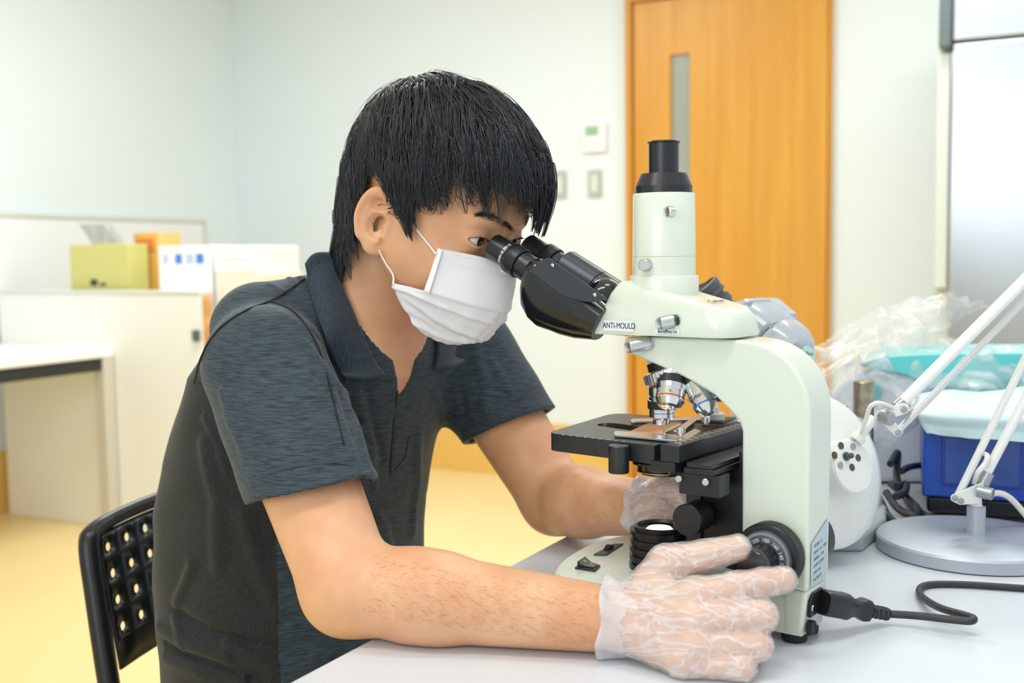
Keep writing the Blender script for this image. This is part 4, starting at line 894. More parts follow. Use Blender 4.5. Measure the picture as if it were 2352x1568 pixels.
# ------------------------------------------------------------------ shirt field
hemR = shR+(elR-shR)*.56; dR = nrm(elR-shR); hemL = shL+(elL-shL)*.60; dL = nrm(elL-shL)
def LM(x, y, l): return toL(ML(x, y, l)).astype(np.float32)
folds = []      # (points, width, height) filled below, once the smooth surface is known
def plane3(a, b, x, y):
    n = nrm(np.cross(b-a, toL(CC+ray(x, y)*1.0)-toL(CC))); n = n if n[2] < 0 else -n; return a, n.astype(np.float32)
pnR = plane3(LM(540, 1163, -225), LM(820, 1100, -190), 690, 1120)
pnL = plane3(LM(1070, 1030, 190), LM(1258, 985, 150), 1160, 950); pnL = (pnL[0], nrm(pnL[1]*.75+dL*.5).astype(np.float32))
def sleeve(p, sh, hem, dr, r0, r1, pn):
    a = cap(p, sh, hem+dr*45, r0, r1); return np.maximum(a, (p-pn[0])@pn[1])
def shirt0(p):
    d = torso(p)
    d = smin(d, cap(p, (455, -138, 281), (462, 150, 281), 57, 60), 34)
    d = smin(d, sleeve(p, shR, hemR, dR, 69, 66, pnR), 26)
    d = smin(d, sleeve(p, shL, hemL, dL, 72, 64, pnL), 26)
    return d
def shirt_f(p, fo=True):
    d = shirt0(p)
    if fo:
        m = np.abs(d) < 22
        if m.any():
            q = p[m]; e = np.zeros(len(q), np.float32)
            for pts, w_, h_ in folds:
                lo_ = np.min(pts, 0)-3*w_; hi_ = np.max(pts, 0)+3*w_; k = ((q > lo_) & (q < hi_)).all(1)
                if k.any(): e[k] += h_*np.exp(-(pl_dist(q[k], pts)/w_)**2)
            e += 1.0*np.sin(q[:, 0]*.045+q[:, 2]*.03+q[:, 1]*.02)*np.sin(q[:, 2]*.05-q[:, 1]*.03)
            d = d.copy(); d[m] -= e
    # openings: neck, sleeve ends, waist
    d = smax(d, -cap(p, nkA+(nkA-nkB)*.05, nkB+(nkB-nkA)*1.2, 69, 74), 3)
    d = smax(d, -cap(p, (318, -6, 292), (366, -12, 192), 36, 2), 3)
    for (sh, hem, dr, r_) in ((shR, hemR, dR, 61.5), (shL, hemL, dL, 59.5)):
        d = np.maximum(d, -cap(p, hem-dr*40, hem+dr*60, r_-3, r_))
    return d
for pxs, w_, h_ in (
    ([(700, 790), (770, 880), (830, 985), (850, 1050)], 9, 5), ([(660, 830), (720, 900), (770, 980), (800, 1050)], 8, 4), ([(640, 900), (700, 960), (740, 1030)], 8, 3),
    ([(690, 640), (740, 740), (790, 850), (800, 940)], 7, 5), ([(745, 800), (775, 880), (800, 960)], 6, -4), ([(510, 900), (530, 970), (560, 1040)], 8, 3),
    ([(790, 870), (820, 980), (850, 1080), (870, 1180)], 7, 4.5), ([(840, 880), (862, 980), (880, 1060)], 6, -4), ([(850, 1090), (880, 1200), (900, 1280)], 9, 4),
    ([(1000, 900), (1020, 960), (1010, 1040)], 8, 3), ([(960, 1000), (960, 1100), (950, 1220)], 12, 4), ([(905, 960), (900, 1030), (896, 1100)], 3.2, -3.5),
    ([(370, 1440), (440, 1480), (520, 1500)], 11, 6), ([(400, 1400), (480, 1450), (600, 1480), (700, 1490)], 10, -5), ([(380, 1510), (460, 1545), (560, 1560)], 10, 5),
    ([(470, 1020), (500, 1150), (500, 1300)], 14, 4), ([(560, 1180), (590, 1280), (640, 1400)], 14, 5), ([(640, 1300), (700, 1400), (760, 1500)], 14, 4),
    ([(1090, 790), (1110, 860), (1120, 950)], 8, 4), ([(1130, 830), (1170, 900), (1200, 960)], 8, 3), ([(1060, 900), (1070, 960), (1090, 1020)], 7, -3),
    ([(600, 760), (690, 850), (780, 960), (820, 1060)], 7, 3.5), ([(560, 780), (640, 880), (720, 1000)], 7, 2.5), ([(720, 760), (790, 880), (835, 1000)], 6, -3), ([(470, 960), (500, 1020), (520, 1080)], 6, 3), ([(820, 900), (850, 1000), (862, 1120)], 6, 3.5), ([(440, 1300), (400, 1400), (420, 1480)], 10, 4), ([(520, 1470), (620, 1530), (700, 1560)], 9, 5), ([(380, 1478), (480, 1520), (600, 1568)], 7, -4),
    ([(590, 640), (620, 655), (650, 672)], 6, 3), ([(640, 625), (665, 640), (690, 665)], 5, 4)):
    pts = hits(pxs, shirt0)
    if len(pts) > 1: folds.append((np.array(pts, np.float32), w_*.68, h_*1.25))
# ------------------------------------------------------------------ materials of the person
def skin_mat(name, rgb, rgb2, glove=False):
    m = mat(name, rgb, .46, noise=(rgb2, 22, .8), bump=.15, bscale=700, sss=.15, spec=.4); return m
SKIN = skin_mat('skin', (231, 182, 142), (219, 158, 118))
def shirt_mat(name, c1, c2, st):
    m = bpy.data.materials.new(name); m.use_nodes = True; nt = m.node_tree; b = nt.nodes['Principled BSDF']; b.inputs['Roughness'].default_value = .75; b.inputs['Specular IOR Level'].default_value = .25
    b.inputs['Sheen Weight'].default_value = .15
    tc = nt.nodes.new('ShaderNodeTexCoord'); mp = nt.nodes.new('ShaderNodeMapping'); mp.inputs['Scale'].default_value = st; nt.links.new(tc.outputs['Object'], mp.inputs[0])
    n = nt.nodes.new('ShaderNodeTexNoise'); n.inputs['Scale'].default_value = 1; n.inputs['Detail'].default_value = 5; nt.links.new(mp.outputs[0], n.inputs[0])
    cr = nt.nodes.new('ShaderNodeValToRGB'); cr.color_ramp.elements[0].position = .36; cr.color_ramp.elements[1].position = .64
    cr.color_ramp.elements[0].color = lin(c1)+(1,); cr.color_ramp.elements[1].color = lin(c2)+(1,); nt.links.new(n.outputs[0], cr.inputs[0]); nt.links.new(cr.outputs[0], b.inputs['Base Color'])
    bp = nt.nodes.new('ShaderNodeBump'); bp.inputs['Strength'].default_value = .25; bp.inputs['Distance'].default_value = .0006; nt.links.new(n.outputs[0], bp.inputs['Height']); nt.links.new(bp.outputs[0], b.inputs['Normal'])
    return m
SHM = shirt_mat('shirt_heather', (38, 48, 56), (64, 78, 88), (70, 70, 950))
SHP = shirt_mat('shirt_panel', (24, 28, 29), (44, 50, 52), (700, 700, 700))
COLM = shirt_mat('collar_rib', (38, 48, 57), (56, 70, 81), (900, 900, 60))
pe_r = thing('person', L(560, 0, -790), 'person in dark grey polo shirt, face mask and clear gloves looking into the microscope', 'person')
body = sobj('body', skin_f, (-190, -330, 1), (620, 270, 520), 1.6, SKIN, pe_r, margin=4)
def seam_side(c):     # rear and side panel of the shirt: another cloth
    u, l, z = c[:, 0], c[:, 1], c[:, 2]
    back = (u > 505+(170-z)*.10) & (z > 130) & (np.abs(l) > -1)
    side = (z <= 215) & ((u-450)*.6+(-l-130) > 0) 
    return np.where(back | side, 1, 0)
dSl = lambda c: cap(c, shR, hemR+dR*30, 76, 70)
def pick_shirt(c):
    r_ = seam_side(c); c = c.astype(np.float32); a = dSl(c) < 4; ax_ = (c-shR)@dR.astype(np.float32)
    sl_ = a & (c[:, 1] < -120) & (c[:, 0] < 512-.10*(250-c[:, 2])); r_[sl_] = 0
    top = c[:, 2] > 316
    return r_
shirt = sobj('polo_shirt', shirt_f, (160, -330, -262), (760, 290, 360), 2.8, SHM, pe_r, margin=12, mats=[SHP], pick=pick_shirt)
# ------------------------------------------------------------------ hair
rng = np.random.default_rng(5)
HDIR = np.array([-65, 5, 107.]); HDIR /= np.linalg.norm(HDIR); HC0 = np.array([0, 0, 50.])
he1 = np.array([0, -1., 0]); he1 -= HDIR*(he1@HDIR); he1 /= np.linalg.norm(he1); he2 = np.cross(HDIR, he1)
GR = np.array([.342, 0, -.94])
azk = np.array([-180, -150, -120, -82, -61, -48, -40, -31, -20, -12, -4, 1, 5, 10, 14, 20, 28, 36, 49, 58, 78, 98, 107, 122, 135, 150, 165, 172, 180])
thk = np.array([100, 122, 130, 132, 131, 128, 124, 112, 98, 82, 82, 88, 100, 118, 131, 124, 113, 112, 110, 112, 114, 119, 119, 118, 113, 114, 138, 132, 100.])
def polar(q):
    d = q-HC0; r = np.linalg.norm(d, axis=1); d = d/r[:, None]; return np.degrees(np.arctan2(d@he2, d@he1)), np.degrees(np.arccos(np.clip(d@HDIR, -1, 1)))
def ell_k(q, rho):        # >1 outside the hair envelope scaled by rho
    R = np.where(q[:, 0] > 5, 146., 124.); Ry = 94.; Rz = 112.
    zz = np.maximum(q[:, 2]-64, 0); low = np.clip((40-q[:, 2])/90, 0, 1)
    return np.sqrt(((q[:, 0]-5)/(R*(1-.10*low)))**2+(q[:, 1]/(Ry*(1-.07*low)))**2+(zz/Rz)**2)/rho
def walk(az, th0, rho, n, step, curl, twist, maxlen, jit):
    N = len(az); a = np.radians(az); t = np.radians(th0)
    d = np.cos(t)[:, None]*HDIR+np.sin(t)[:, None]*(np.cos(a)[:, None]*he1+np.sin(a)[:, None]*he2)
    q = HC0+d*60.; 
    for _ in range(24): k = ell_k(q, rho*.985); q = HC0+(q-HC0)*(1+(1/k-1)*.6)[:, None]
    out = [q.copy()]; alive = np.ones(N, bool); L_ = np.zeros(N); lens = np.full(N, n)
    for i in range(1, n+1):
        nrm_ = np.stack([(q[:, 0]-5)/146**2, q[:, 1]/94**2, np.maximum(q[:, 2]-64, 0)/112**2], 1); nrm_ /= np.linalg.norm(nrm_, axis=1)[:, None]+1e-9
        rad = (q-HC0); rad /= np.linalg.norm(rad, axis=1)[:, None]
        t_ = rad*(rad@HDIR)[:, None]-HDIR; t_ /= np.linalg.norm(t_, axis=1)[:, None]+1e-6
        side = np.cross(nrm_, t_); g = GR-nrm_*(nrm_@GR)[:, None]*.9
        w_ = np.clip(i/n, 0, 1)
        v = t_*(1-.35*w_)+g*(.35+.55*w_)+side*(twist*np.sin(i*.35+curl*6))[:, None]
        nape = (q[:, 0] < -40) & (q[:, 2] < -30); v = v+np.where(nape, .7, 0)[:, None]*np.array([-1, 0, .1])
        v /= np.linalg.norm(v, axis=1)[:, None]
        q2 = q+v*step
        k = ell_k(q2, rho); push = np.clip(1-k, -.03, .06); f = np.where(q2[:, 2] > -20, push, np.maximum(push, 0)*.4)
        q2 = q2+(q2-np.stack([np.full(N, 5.), 0*q2[:, 0], np.minimum(q2[:, 2], 64)], 1))*f[:, None]
        L_ += step; az_, th_ = polar(q2); lim = np.interp(az_, azk, thk)+jit
        back = (az_ < -50) & (az_ > -140)
        stop = np.where(back, q2[:, 2] < -72+jit*2.2, th_ > lim) | (L_ > maxlen)
        alive_now = alive & ~stop; q = np.where(alive_now[:, None], q2, q); lens = np.where(alive & stop, i-1, lens); alive = alive_now
        out.append(q.copy())
    return np.stack(out, 1), lens
def resample(P_, lens, m):
    N = len(P_); u = np.linspace(0, 1, m)[None]*lens[:, None]; i0 = np.floor(u).astype(int); i1 = np.minimum(i0+1, P_.shape[1]-1); f = (u-i0)[..., None]
    r = np.arange(N)[:, None]; return P_[r, i0]*(1-f)+P_[r, i1]*f
def H2W(q): return toW((HP.astype(float)+q[:, :1]*hf+q[:, 1:2]*hl+q[:, 2:3]*hu))
HAIRM = mat('hair_black', (22, 25, 28), .40, spec=.55, noise=((48, 54, 60), 55, .8), stretch=(1.6, 1.6, .35))
# inner cap
azs = np.linspace(-180, 180, 121)[:-1]; W_, ln = walk(azs, np.full(120, 2.0), np.full(120, .95), 60, 5.0, np.zeros(120), np.zeros(120), np.full(120, 400.), np.full(120, -12.0))
Gc = resample(W_, ln, 34); b = MB(); G = [[p for p in H2W(Gc[:, j])] for j in range(34)]; b.grid(G, True); b.add(G[0], [tuple(range(120))])
hair = obj('hair', b, mat('hair_underlayer', (14, 15, 17), .7), pe_r, angle=180, solid=.004, soff=-1)
# clumped locks
NC, NS = 900, 14
caz = rng.uniform(-180, 180, NC); cth = np.degrees(np.arccos(1-rng.uniform(0, 1, NC)*(1-math.cos(math.radians(112))))); lim0 = np.interp(caz, azk, thk)
cth = np.minimum(cth, lim0-8); crho = rng.uniform(.955, 1.03, NC); cl = rng.uniform(60, 135, NC); ccu = rng.uniform(0, 1, NC); ctw = rng.normal(0, .34, NC); cj = np.clip(rng.normal(-1.0, 6.0, NC), -15, 8)
edge = rng.uniform(0, 1, NC) < .42; cth = np.where(edge, lim0-rng.uniform(14, 50, NC), cth); cth[:60] = rng.uniform(.5, 9, 60); cth = np.maximum(cth, .5); cl = np.where(edge, 150, cl); cl[:60] = rng.uniform(60, 110, 60)
M_ = 14
Cp, cln = walk(caz, cth, crho, 34, 4.6, ccu, ctw, cl, cj); Cp = resample(Cp, cln, M_)
ids = np.repeat(np.arange(NC), NS); n = len(ids)
s1 = rng.normal(0, 1, n); s2 = rng.normal(0, 1, n)
az_ = caz[ids]+s1*3.9/np.maximum(np.sin(np.radians(cth[ids])), .25); th_ = cth[ids]+s2*3.2; az_ = (az_+180) % 360-180
Sp, sln = walk(az_, np.clip(th_, 1, 150), crho[ids]+rng.normal(0, .012, n), 34, 4.6, ccu[ids]+rng.normal(0, .05, n), ctw[ids]+rng.normal(0, .07, n), cl[ids]*rng.uniform(.85, 1.1, n), cj[ids]+rng.normal(0, 1.8, n)); Sp = resample(Sp, sln, M_)
s = np.linspace(0, 1, M_)[None, :, None]; Sp = Sp*(1-.88*s**1.7)+Cp[ids]*(.88*s**1.7)
Sp[:, 0] = HC0+(Sp[:, 0]-HC0)*.965
# a few loose hairs
def strands_mesh(name, Sp, r0, r1, m, parent):
    N, M = Sp.shape[:2]; Pw = H2W(Sp.reshape(-1, 3)).reshape(N, M, 3)
    t = np.gradient(Pw, axis=1); t /= np.linalg.norm(t, axis=2)[..., None]+1e-9
    ref = np.array([.31, -.8, .5]); e1 = np.cross(t, ref); e1 /= np.linalg.norm(e1, axis=2)[..., None]+1e-9; e2 = np.cross(t, e1)
    rr = (r0+(r1-r0)*np.linspace(0, 1, M)**1.5)[None, :, None]*S/1000
    ring_ = [Pw+rr*(e1*math.cos(a)+e2*math.sin(a)) for a in (0, 2.094, 4.189)]
    V_ = np.stack(ring_, 2).reshape(-1, 3); base = np.arange(N)[:, None, None, None]*M*3+np.arange(M-1)[None, :, None, None]*3
    k = np.arange(3)[None, None, :, None]; k1 = (k+1) % 3
    F_ = np.concatenate([base+k, base+k1, base+3+k1, base+3+k], 3).reshape(-1, 4)
    o0 = WL.get(parent.name, np.array(parent.location)); me = bpy.data.meshes.new(name); me.vertices.add(len(V_)); me.vertices.foreach_set('co', (V_-o0).astype(np.float32).ravel())
    me.loops.add(F_.size); me.loops.foreach_set('vertex_index', F_.ravel().astype(np.int32)); me.polygons.add(len(F_)); me.polygons.foreach_set('loop_start', np.arange(0, F_.size, 4, dtype=np.int32)); me.update(calc_edges=True)
    me.polygons.foreach_set('use_smooth', [True]*len(F_)); me.materials.append(m); o = bpy.data.objects.new(name, me); COL.objects.link(o); o.parent = parent; WL[o.name] = o0; return o
lk = strands_mesh('hair_locks', Sp, .62, .14, HAIRM, hair); lk['kind'] = 'stuff'
nf = 160; fa = rng.uniform(-180, 180, nf); ft = rng.uniform(2, 100, nf)
Fp, fl_n = walk(fa, np.minimum(ft, np.interp(fa, azk, thk)-10), rng.uniform(1.01, 1.07, nf), 26, 4.6, rng.uniform(0, 1, nf), rng.normal(0, .5, nf), rng.uniform(40, 110, nf), rng.normal(3, 4, nf)); Fp = resample(Fp, fl_n, M_)
fo_ = strands_mesh('flyaway_hairs', Fp, .22, .08, HAIRM, hair); fo_['kind'] = 'stuff'
# ------------------------------------------------------------------ eyes, brows
EYW = mat('eye_white', (232, 228, 226), .15, coat=.6); IRI = mat('iris_brown', (52, 34, 26), .1, coat=1); PUP = mat('pupil', (8, 8, 10), .05, coat=1)
hv = lambda x, y, z: toW(H2L(x, y, z)[None].astype(float))[0]
gz = nrm(hf*16+hl*1.5-hu*1.2); gw = gz[0]*Uu+gz[1]*Lu+gz[2]*Zu
for sg in (-1, 1):
    c = hv(95.5, 32*sg, 20); r_ = ml(15.2)
    ey = obj('eyeball', MB().ball(c, r_, 20), EYW, pe_r, angle=180)
    cone = lambda a0, a1, rr, n=8: [(rr*math.sin(math.radians(a)), rr*math.cos(math.radians(a))) for a in np.linspace(a1, a0, n)]
    obj('iris', MB().lathe(c, gw, [(r_*math.sin(math.radians(25)), r_*math.cos(math.radians(25))-ml(.3))]+cone(.5, 25, r_*1.012), 40), IRI, ey, angle=180)
    obj('pupil', MB().lathe(c, gw, [(r_*math.sin(math.radians(10)), r_*math.cos(math.radians(10)))]+cone(.5, 10, r_*1.02), 30), PUP, ey, angle=180)
def tuft(name, pxs, n, ln, dirv, m, jit=2.5, f=skin_f, w_=4.0, r0=.32):
    base = crv(hits(pxs, f), 12); out = []
    for k in range(n):
        t = rng.uniform(0, 1); i = int(t*(len(base)-1)); q = base[i]+rng.normal(0, 1, 3)*np.array([.6, .6, w_*.5])*(.35+1.0*math.sin(math.pi*min(max(t, .06), .94)))
        h_ = L2H(q); tg = L2H(base[min(i+1, len(base)-1)])-L2H(base[max(i-1, 0)]); tg = tg/(np.linalg.norm(tg)+1e-6)
        d = tg*dirv[0]+np.array([.5, 0, 0])*dirv[2]+np.array([0, 0, 1])*dirv[1]*(1-t*1.6)+rng.normal(0, .12, 3); d /= np.linalg.norm(d); l_ = ln*rng.uniform(.7, 1.2)
        out.append(np.stack([h_+d*l_*s_+np.array([.8, 0, 0])*math.sin(math.pi*s_) for s_ in np.linspace(0, 1, 5)]))
    return strands_mesh(name, np.array(out), r0, .08, m, pe_r)
tuft('eyebrow', [(1088, 494), (1110, 494), (1135, 500), (1158, 512), (1174, 524)], 430, 8, (1, .35, .15), mat('brow_hair', (44, 36, 32), .6), w_=4.4, r0=.12)
# lashes
def lash(c0, c1, c2, n, side):
    out = []
    for k in range(n):
        t = (k+.5)/n; a = -1+2*t; y = 33.5+14*a; z = 19.2+1.2*a+5.3*(1-a*a)**.8; x = 95.5+math.sqrt(max(17.6**2-(y-32)**2-(z-20)**2, 10))
        p = np.array([x, y*side, z]); d = nrm([.8, .35*a*side, -.35+.5*t]); out.append(np.stack([p+d*5.5*s_+np.array([0, 0, 1.2])*s_*s_ for s_ in np.linspace(0, 1, 5)]))
    return strands_mesh('eyelashes', np.array(out), .3, .06, HAIRM, pe_r)
lash(0, 0, 0, 34, -1); lash(0, 0, 0, 34, 1)
# ------------------------------------------------------------------ mask
MSK = mat('mask_fabric', (244, 246, 248), .7, bump=.3, bscale=1400, sss=0)
b_ = MSK.node_tree.nodes['Principled BSDF']; b_.inputs['Subsurface Weight'].default_value = .2; b_.inputs['Subsurface Radius'].default_value = (.004, .004, .004); b_.inputs['Subsurface Scale'].default_value = 1
def mir(row): return row+[(x, -y, z) for (x, y, z) in row[:-1][::-1]]
def sheet(rows, fn=None, nu=6, nv=6):
    R_ = [crv([np.array(q, float) for q in mir(r)], nu) for r in rows]; n_ = len(R_[0]); cols = [crv([r[i] for r in R_], nv) for i in range(n_)]
    G = np.array(cols).transpose(1, 0, 2); c = np.array([60, 0, -40.])
    if fn is not None:
        for i in range(G.shape[0]):
            for j in range(G.shape[1]):
                d = G[i, j]-c; d /= np.linalg.norm(d); G[i, j] += d*fn(i/(G.shape[0]-1), j/(G.shape[1]-1), G[i, j])
    return G
up_rows = [[(80, -64, 1), (100, -49, 3), (119, -32, 4), (131, -12, 0), (134, 0, -3)], [(79, -65, -24), (104, -49, -22), (126, -30, -22), (140, -11, -24), (143, 0, -26)], [(79, -68, -49), (106, -51, -50), (128, -32, -51), (141.5, -12, -52), (145, 0, -53)]]
lo_rows = [[(37, -73, -55), (60, -69, -52), (84, -64, -49), (108, -48, -48), (129, -29, -48), (140, -11, -49), (143, 0, -50)],
    [(44, -69, -68), (64, -63, -66), (85, -57, -66), (108, -43, -66), (127, -27, -66), (138, -11, -65), (140, 0, -65)],
    [(56, -62, -84), (70, -55, -84), (86, -47, -86), (107, -35, -86), (122, -22, -84), (131, -9, -82), (133, 0, -82)],
    [(68, -52, -97), (80, -44, -99), (92, -35, -101), (106, -25, -100), (116, -16, -98), (122, -7, -96), (123, 0, -96)],
    [(76, -40, -106), (86, -33, -108), (94, -26, -109), (102, -18, -108), (108, -11, -105), (112, -5, -103), (113, 0, -103)]]
fu = lambda u, v, p: .8*math.sin(v*40)*math.sin(u*3.14)*.4+(1.0 if u > .94 else 0)
def flo(u, v, p):
    v_ = min(v, 1-v)*2
    s_ = 2.6*math.exp(-((u-.22-.5*v_)/.05)**2)*min(1, v_*4)+3.0*math.exp(-((u-.08-.22*v_)/.04)**2)-2.2*math.exp(-((u-.30-.6*v_)/.05)**2)*min(1, v_*4)-1.5*math.exp(-((u-.55-.25*v_)/.06)**2)+1.6*math.exp(-((u-.68-.2*v_)/.05)**2)
    return s_+.5*math.sin(v*60+u*9)
mk = obj('face_mask', MB().grid([[w for w in H2W(r)] for r in sheet(lo_rows, flo, 6, 7)]), MSK, pe_r, angle=180, solid=.0011, soff=1)
obj('upper_panel', MB().grid([[w for w in H2W(r)] for r in sheet(up_rows, fu, 7, 8)]), MSK, mk, angle=180, solid=.0011, soff=1)
Gu = sheet(up_rows, fu, 7, 8)
edge = Gu[:, 1]; obj('edge_binding', MB().grid([[w for w in H2W(np.array([q+np.array([dx, -1.4, 0]) for dx in (-3.5, -1.5, 1.5, 3.5)]))] for q in Gu[:, 1]]), mat('mask_edge', (250, 251, 252), .6), mk, angle=180, solid=.0008)
obj('nose_strip', MB().grid([[w for w in H2W(np.array([Gu[i, j]*1.0+nrm(Gu[i, j]-np.array([60, 0, -40.]))*1.6 for j in range(20, 37)]))] for i in (2, 3)]), mat('mask_edge', (250, 251, 252), .6), mk, angle=180, solid=.0008)
# stitched dots of the upper edge
b = MB()
for i_ in (1, 4):
    for j in range(5, 52):
        q = Gu[i_, j]+(Gu[i_+1, j]-Gu[i_, j])*.5; b.ball(H2W((q+nrm(q-np.array([60, 0, -40.]))*1.2)[None])[0], ml(.5), 4)
obj('weld_marks', b, mat('weld_grey', (214, 216, 220), .6), mk)['kind'] = 'stuff'
ELM = mat('elastic_white', (244, 244, 246), .6)
lp1 = [H2W(np.array([[81, -66, -5]]))[0]]+[LW(q) for q in hits([(985, 562), (960, 531), (930, 496), (905, 466)], skin_f, off=1.2)]+[LW(q) for q in hits([(893, 452)], skin_f, off=.8)]
lp2 = [H2W(np.array([[39, -74, -56]]))[0]]+[LW(q) for q in hits([(903, 632), (888, 608), (877, 588), (871, 575)], skin_f, off=1.5)]
for lp_ in (lp1, lp2): obj('ear_loop', MB().tube(crv(lp_, 6), ml(1.15), 8), ELM, mk)
# ------------------------------------------------------------------ shirt details
def on(pxs, f, off=0, n=8): return crv([LW(q) for q in hits(pxs, f, off=off)], n)
neck_f = lambda p: cap(p, nkA, nkB, 72, 69)
top_px = [(757, 583), (765, 605), (785, 655), (812, 718), (838, 782), (862, 832), (884, 862)]
bot_px = [(703, 606), (709, 650), (726, 712), (748, 775), (769, 828), (782, 852), (790, 864)]
tp = hits(top_px, lambda p: smin(neck_f(p), torso(p, 4), 20), off=1); bp_ = [hit(*q, shirt_f, off=4) for q in bot_px]; bp_ = [LM(*px, -96) if q is None else q for q, px in zip(bp_, bot_px)]
if 0: print('COLLAR', len(tp), len(bp_), [tuple(np.round(q)) for q in tp], [tuple(np.round(q)) for q in bp_])
if len(tp) == 7 and len(bp_) == 7:
    tp = [np.array(q) for q in tp]; bp_ = [np.array(q) for q in bp_]
    near = [[tp[i]+(bp_[i]-tp[i])*f+nrm((tp[i]+bp_[i])/2-np.array([415, -3, 260]))*(7*math.sin(math.pi*f)) for f in np.linspace(0, 1, 6)] for i in range(7)][::-1]
    mirq = lambda q: np.array([q[0], -6-q[1], q[2]])
    far = [[mirq(q) for q in c] for c in near[::-1]]
    bk = [[np.array([tp[0][0]+28*math.sin(a)+o_*.75, -3+(-55)*math.cos(a)*(1+o_*.006), tp[0][2]+4*math.sin(a)-o_*.85]) for o_ in (0, 8, 16, 24, 32, 38)] for a in (math.radians(50), math.radians(90), math.radians(130))]
    cols = near+bk+far; R_ = [crv([c[j] for c in cols], 6) for j in range(6)]; rows = [crv([r[i] for r in R_], 4) for i in range(len(R_[0]))]
    co = obj('collar', MB().grid([[LW(q) for q in r] for r in rows]), COLM, shirt, angle=180, solid=.0026, soff=0)
SEAM = mat('seam_dark', (22, 26, 30), .8)
for pxs in ([(706, 622), (700, 640), (660, 668), (622, 690), (560, 715), (500, 758), (462, 820), (446, 880)], [(622, 690), (680, 720), (728, 790), (757, 880), (775, 960), (790, 1020)]):
    h_ = on(pxs, shirt_f, 1.3)
    if len(h_) > 2: obj('seam', MB().tube(h_, ml(1.1), 6), SEAM, shirt)
for pxs, m_, nm, r_ in (([(912, 900), (905, 960), (900, 1020), (896, 1086)], SEAM, 'placket_edge', 1.1), ([(930, 1052), (905, 1080)], SEAM, 'placket_edge', .6), ([(940, 1000), (930, 1052)], SEAM, 'placket_edge', .5)):
    h_ = on(pxs, shirt_f, .2)
    if len(h_) > 2: obj(nm, MB().tube(h_, ml(r_), 6), m_, shirt)
# hem stitching
h_ = on([(536, 1128), (600, 1096), (680, 1073), (760, 1064), (806, 1068)], shirt_f, .1)
if len(h_) > 2: obj('hem_stitch', MB().tube(h_, ml(.45), 6), mat('stitch_slate', (40, 50, 58), .8), shirt)
# ------------------------------------------------------------------ gloves
def glove_mat():
    m = bpy.data.materials.new('clear_glove'); m.use_nodes = True; nt = m.node_tree; b = nt.nodes['Principled BSDF']
    b.inputs['Base Color'].default_value = (.86, .86, .88, 1); b.inputs['Roughness'].default_value = .22; b.inputs['Specular IOR Level'].default_value = .6
    tc = nt.nodes.new('ShaderNodeTexCoord'); m0 = nt.nodes.new('ShaderNodeMapping'); m0.inputs['Rotation'].default_value = (0, .25, .64); nt.links.new(tc.outputs['Object'], m0.inputs[0])
    mp = nt.nodes.new('ShaderNodeMapping'); mp.inputs['Scale'].default_value = (16, 85, 85); nt.links.new(m0.outputs[0], mp.inputs[0])
    n = nt.nodes.new('ShaderNodeTexNoise'); n.inputs['Scale'].default_value = 1.0; n.inputs['Detail'].default_value = 3; n.inputs['Distortion'].default_value = .7; nt.links.new(mp.outputs[0], n.inputs[0])
    sb_ = nt.nodes.new('ShaderNodeMath'); sb_.operation = 'SUBTRACT'; sb_.inputs[1].default_value = .5; nt.links.new(n.outputs[0], sb_.inputs[0])
    ab_ = nt.nodes.new('ShaderNodeMath'); ab_.operation = 'ABSOLUTE'; nt.links.new(sb_.outputs[0], ab_.inputs[0])
    mr = nt.nodes.new('ShaderNodeMapRange'); mr.inputs[1].default_value = .0; mr.inputs[2].default_value = .07; mr.inputs[3].default_value = .62; mr.inputs[4].default_value = .34; nt.links.new(ab_.outputs[0], mr.inputs[0]); nt.links.new(mr.outputs[0], b.inputs['Alpha'])
    bp = nt.nodes.new('ShaderNodeBump'); bp.inputs['Strength'].default_value = .6; bp.inputs['Distance'].default_value = .0015; nt.links.new(n.outputs[0], bp.inputs['Height']); nt.links.new(bp.outputs[0], b.inputs['Normal'])
    return m
GLV = glove_mat()
CUFFM = mat('glove_cuff', (236, 236, 238), .3, bump=.3, bscale=300); CUFFM.node_tree.nodes['Principled BSDF'].inputs['Alpha'].default_value = .6
def make_glove(D, wr, el, lo, hi, wr_pl, ridges, seed, cuff0=3):
    ax = nrm(el-wr).astype(np.float32); ra = np.random.default_rng(seed)
    dirs = ra.normal(0, 1, (7, 3))*np.array([.28, 1, 1]); ph = ra.uniform(0, 6, 7)
    def f(p):
        d = hand(p, D, wr, 1.6); d = smin(d, cap(p, wr-ax*6, wr+ax*(wr_pl+6), 33, 37), 10)
        m = np.abs(d) < 16; q = p[m]; e = np.zeros(len(q), np.float32)
        for k in range(5):
            e += .26*(1-np.abs(np.sin((q@(nrm(dirs[k])).astype(np.float32))*(.09+.04*k)+ph[k]+1.4*np.sin(q[:, 0]*.06+k))))**3*2
        cuff = np.clip(((q-wr)@ax)/16+.9, 0, 1); e += cuff*(2.6*np.sin(np.arctan2(q[:, 2]-wr[2], q[:, 1]-wr[1])*7+q[:, 0]*.1)+2.5)
        for pts, w_, h_ in ridges: e += h_*np.exp(-(pl_dist(q, pts)/w_)**2)
        d = d.copy(); d[m] -= e
        t = (p-wr)@ax; d = np.maximum(d, t-wr_pl-2.2*np.sin(p[:, 2]*.12)-p[:, 2]*.0)
        d = np.maximum(d, -np.maximum(cap(p, wr-ax*2, wr+ax*60, 31.5, 36), -(t-2)))
        return np.maximum(d, 1.2-p[:, 2])
    return f, sobj('glove', f, lo, hi, 1.5, GLV, pe_r, margin=7, mats=[CUFFM], pick=lambda c: (((c-wr)@ax) > cuff0+3*np.sin(c[:, 2]*.16+c[:, 1]*.1)).astype(int))
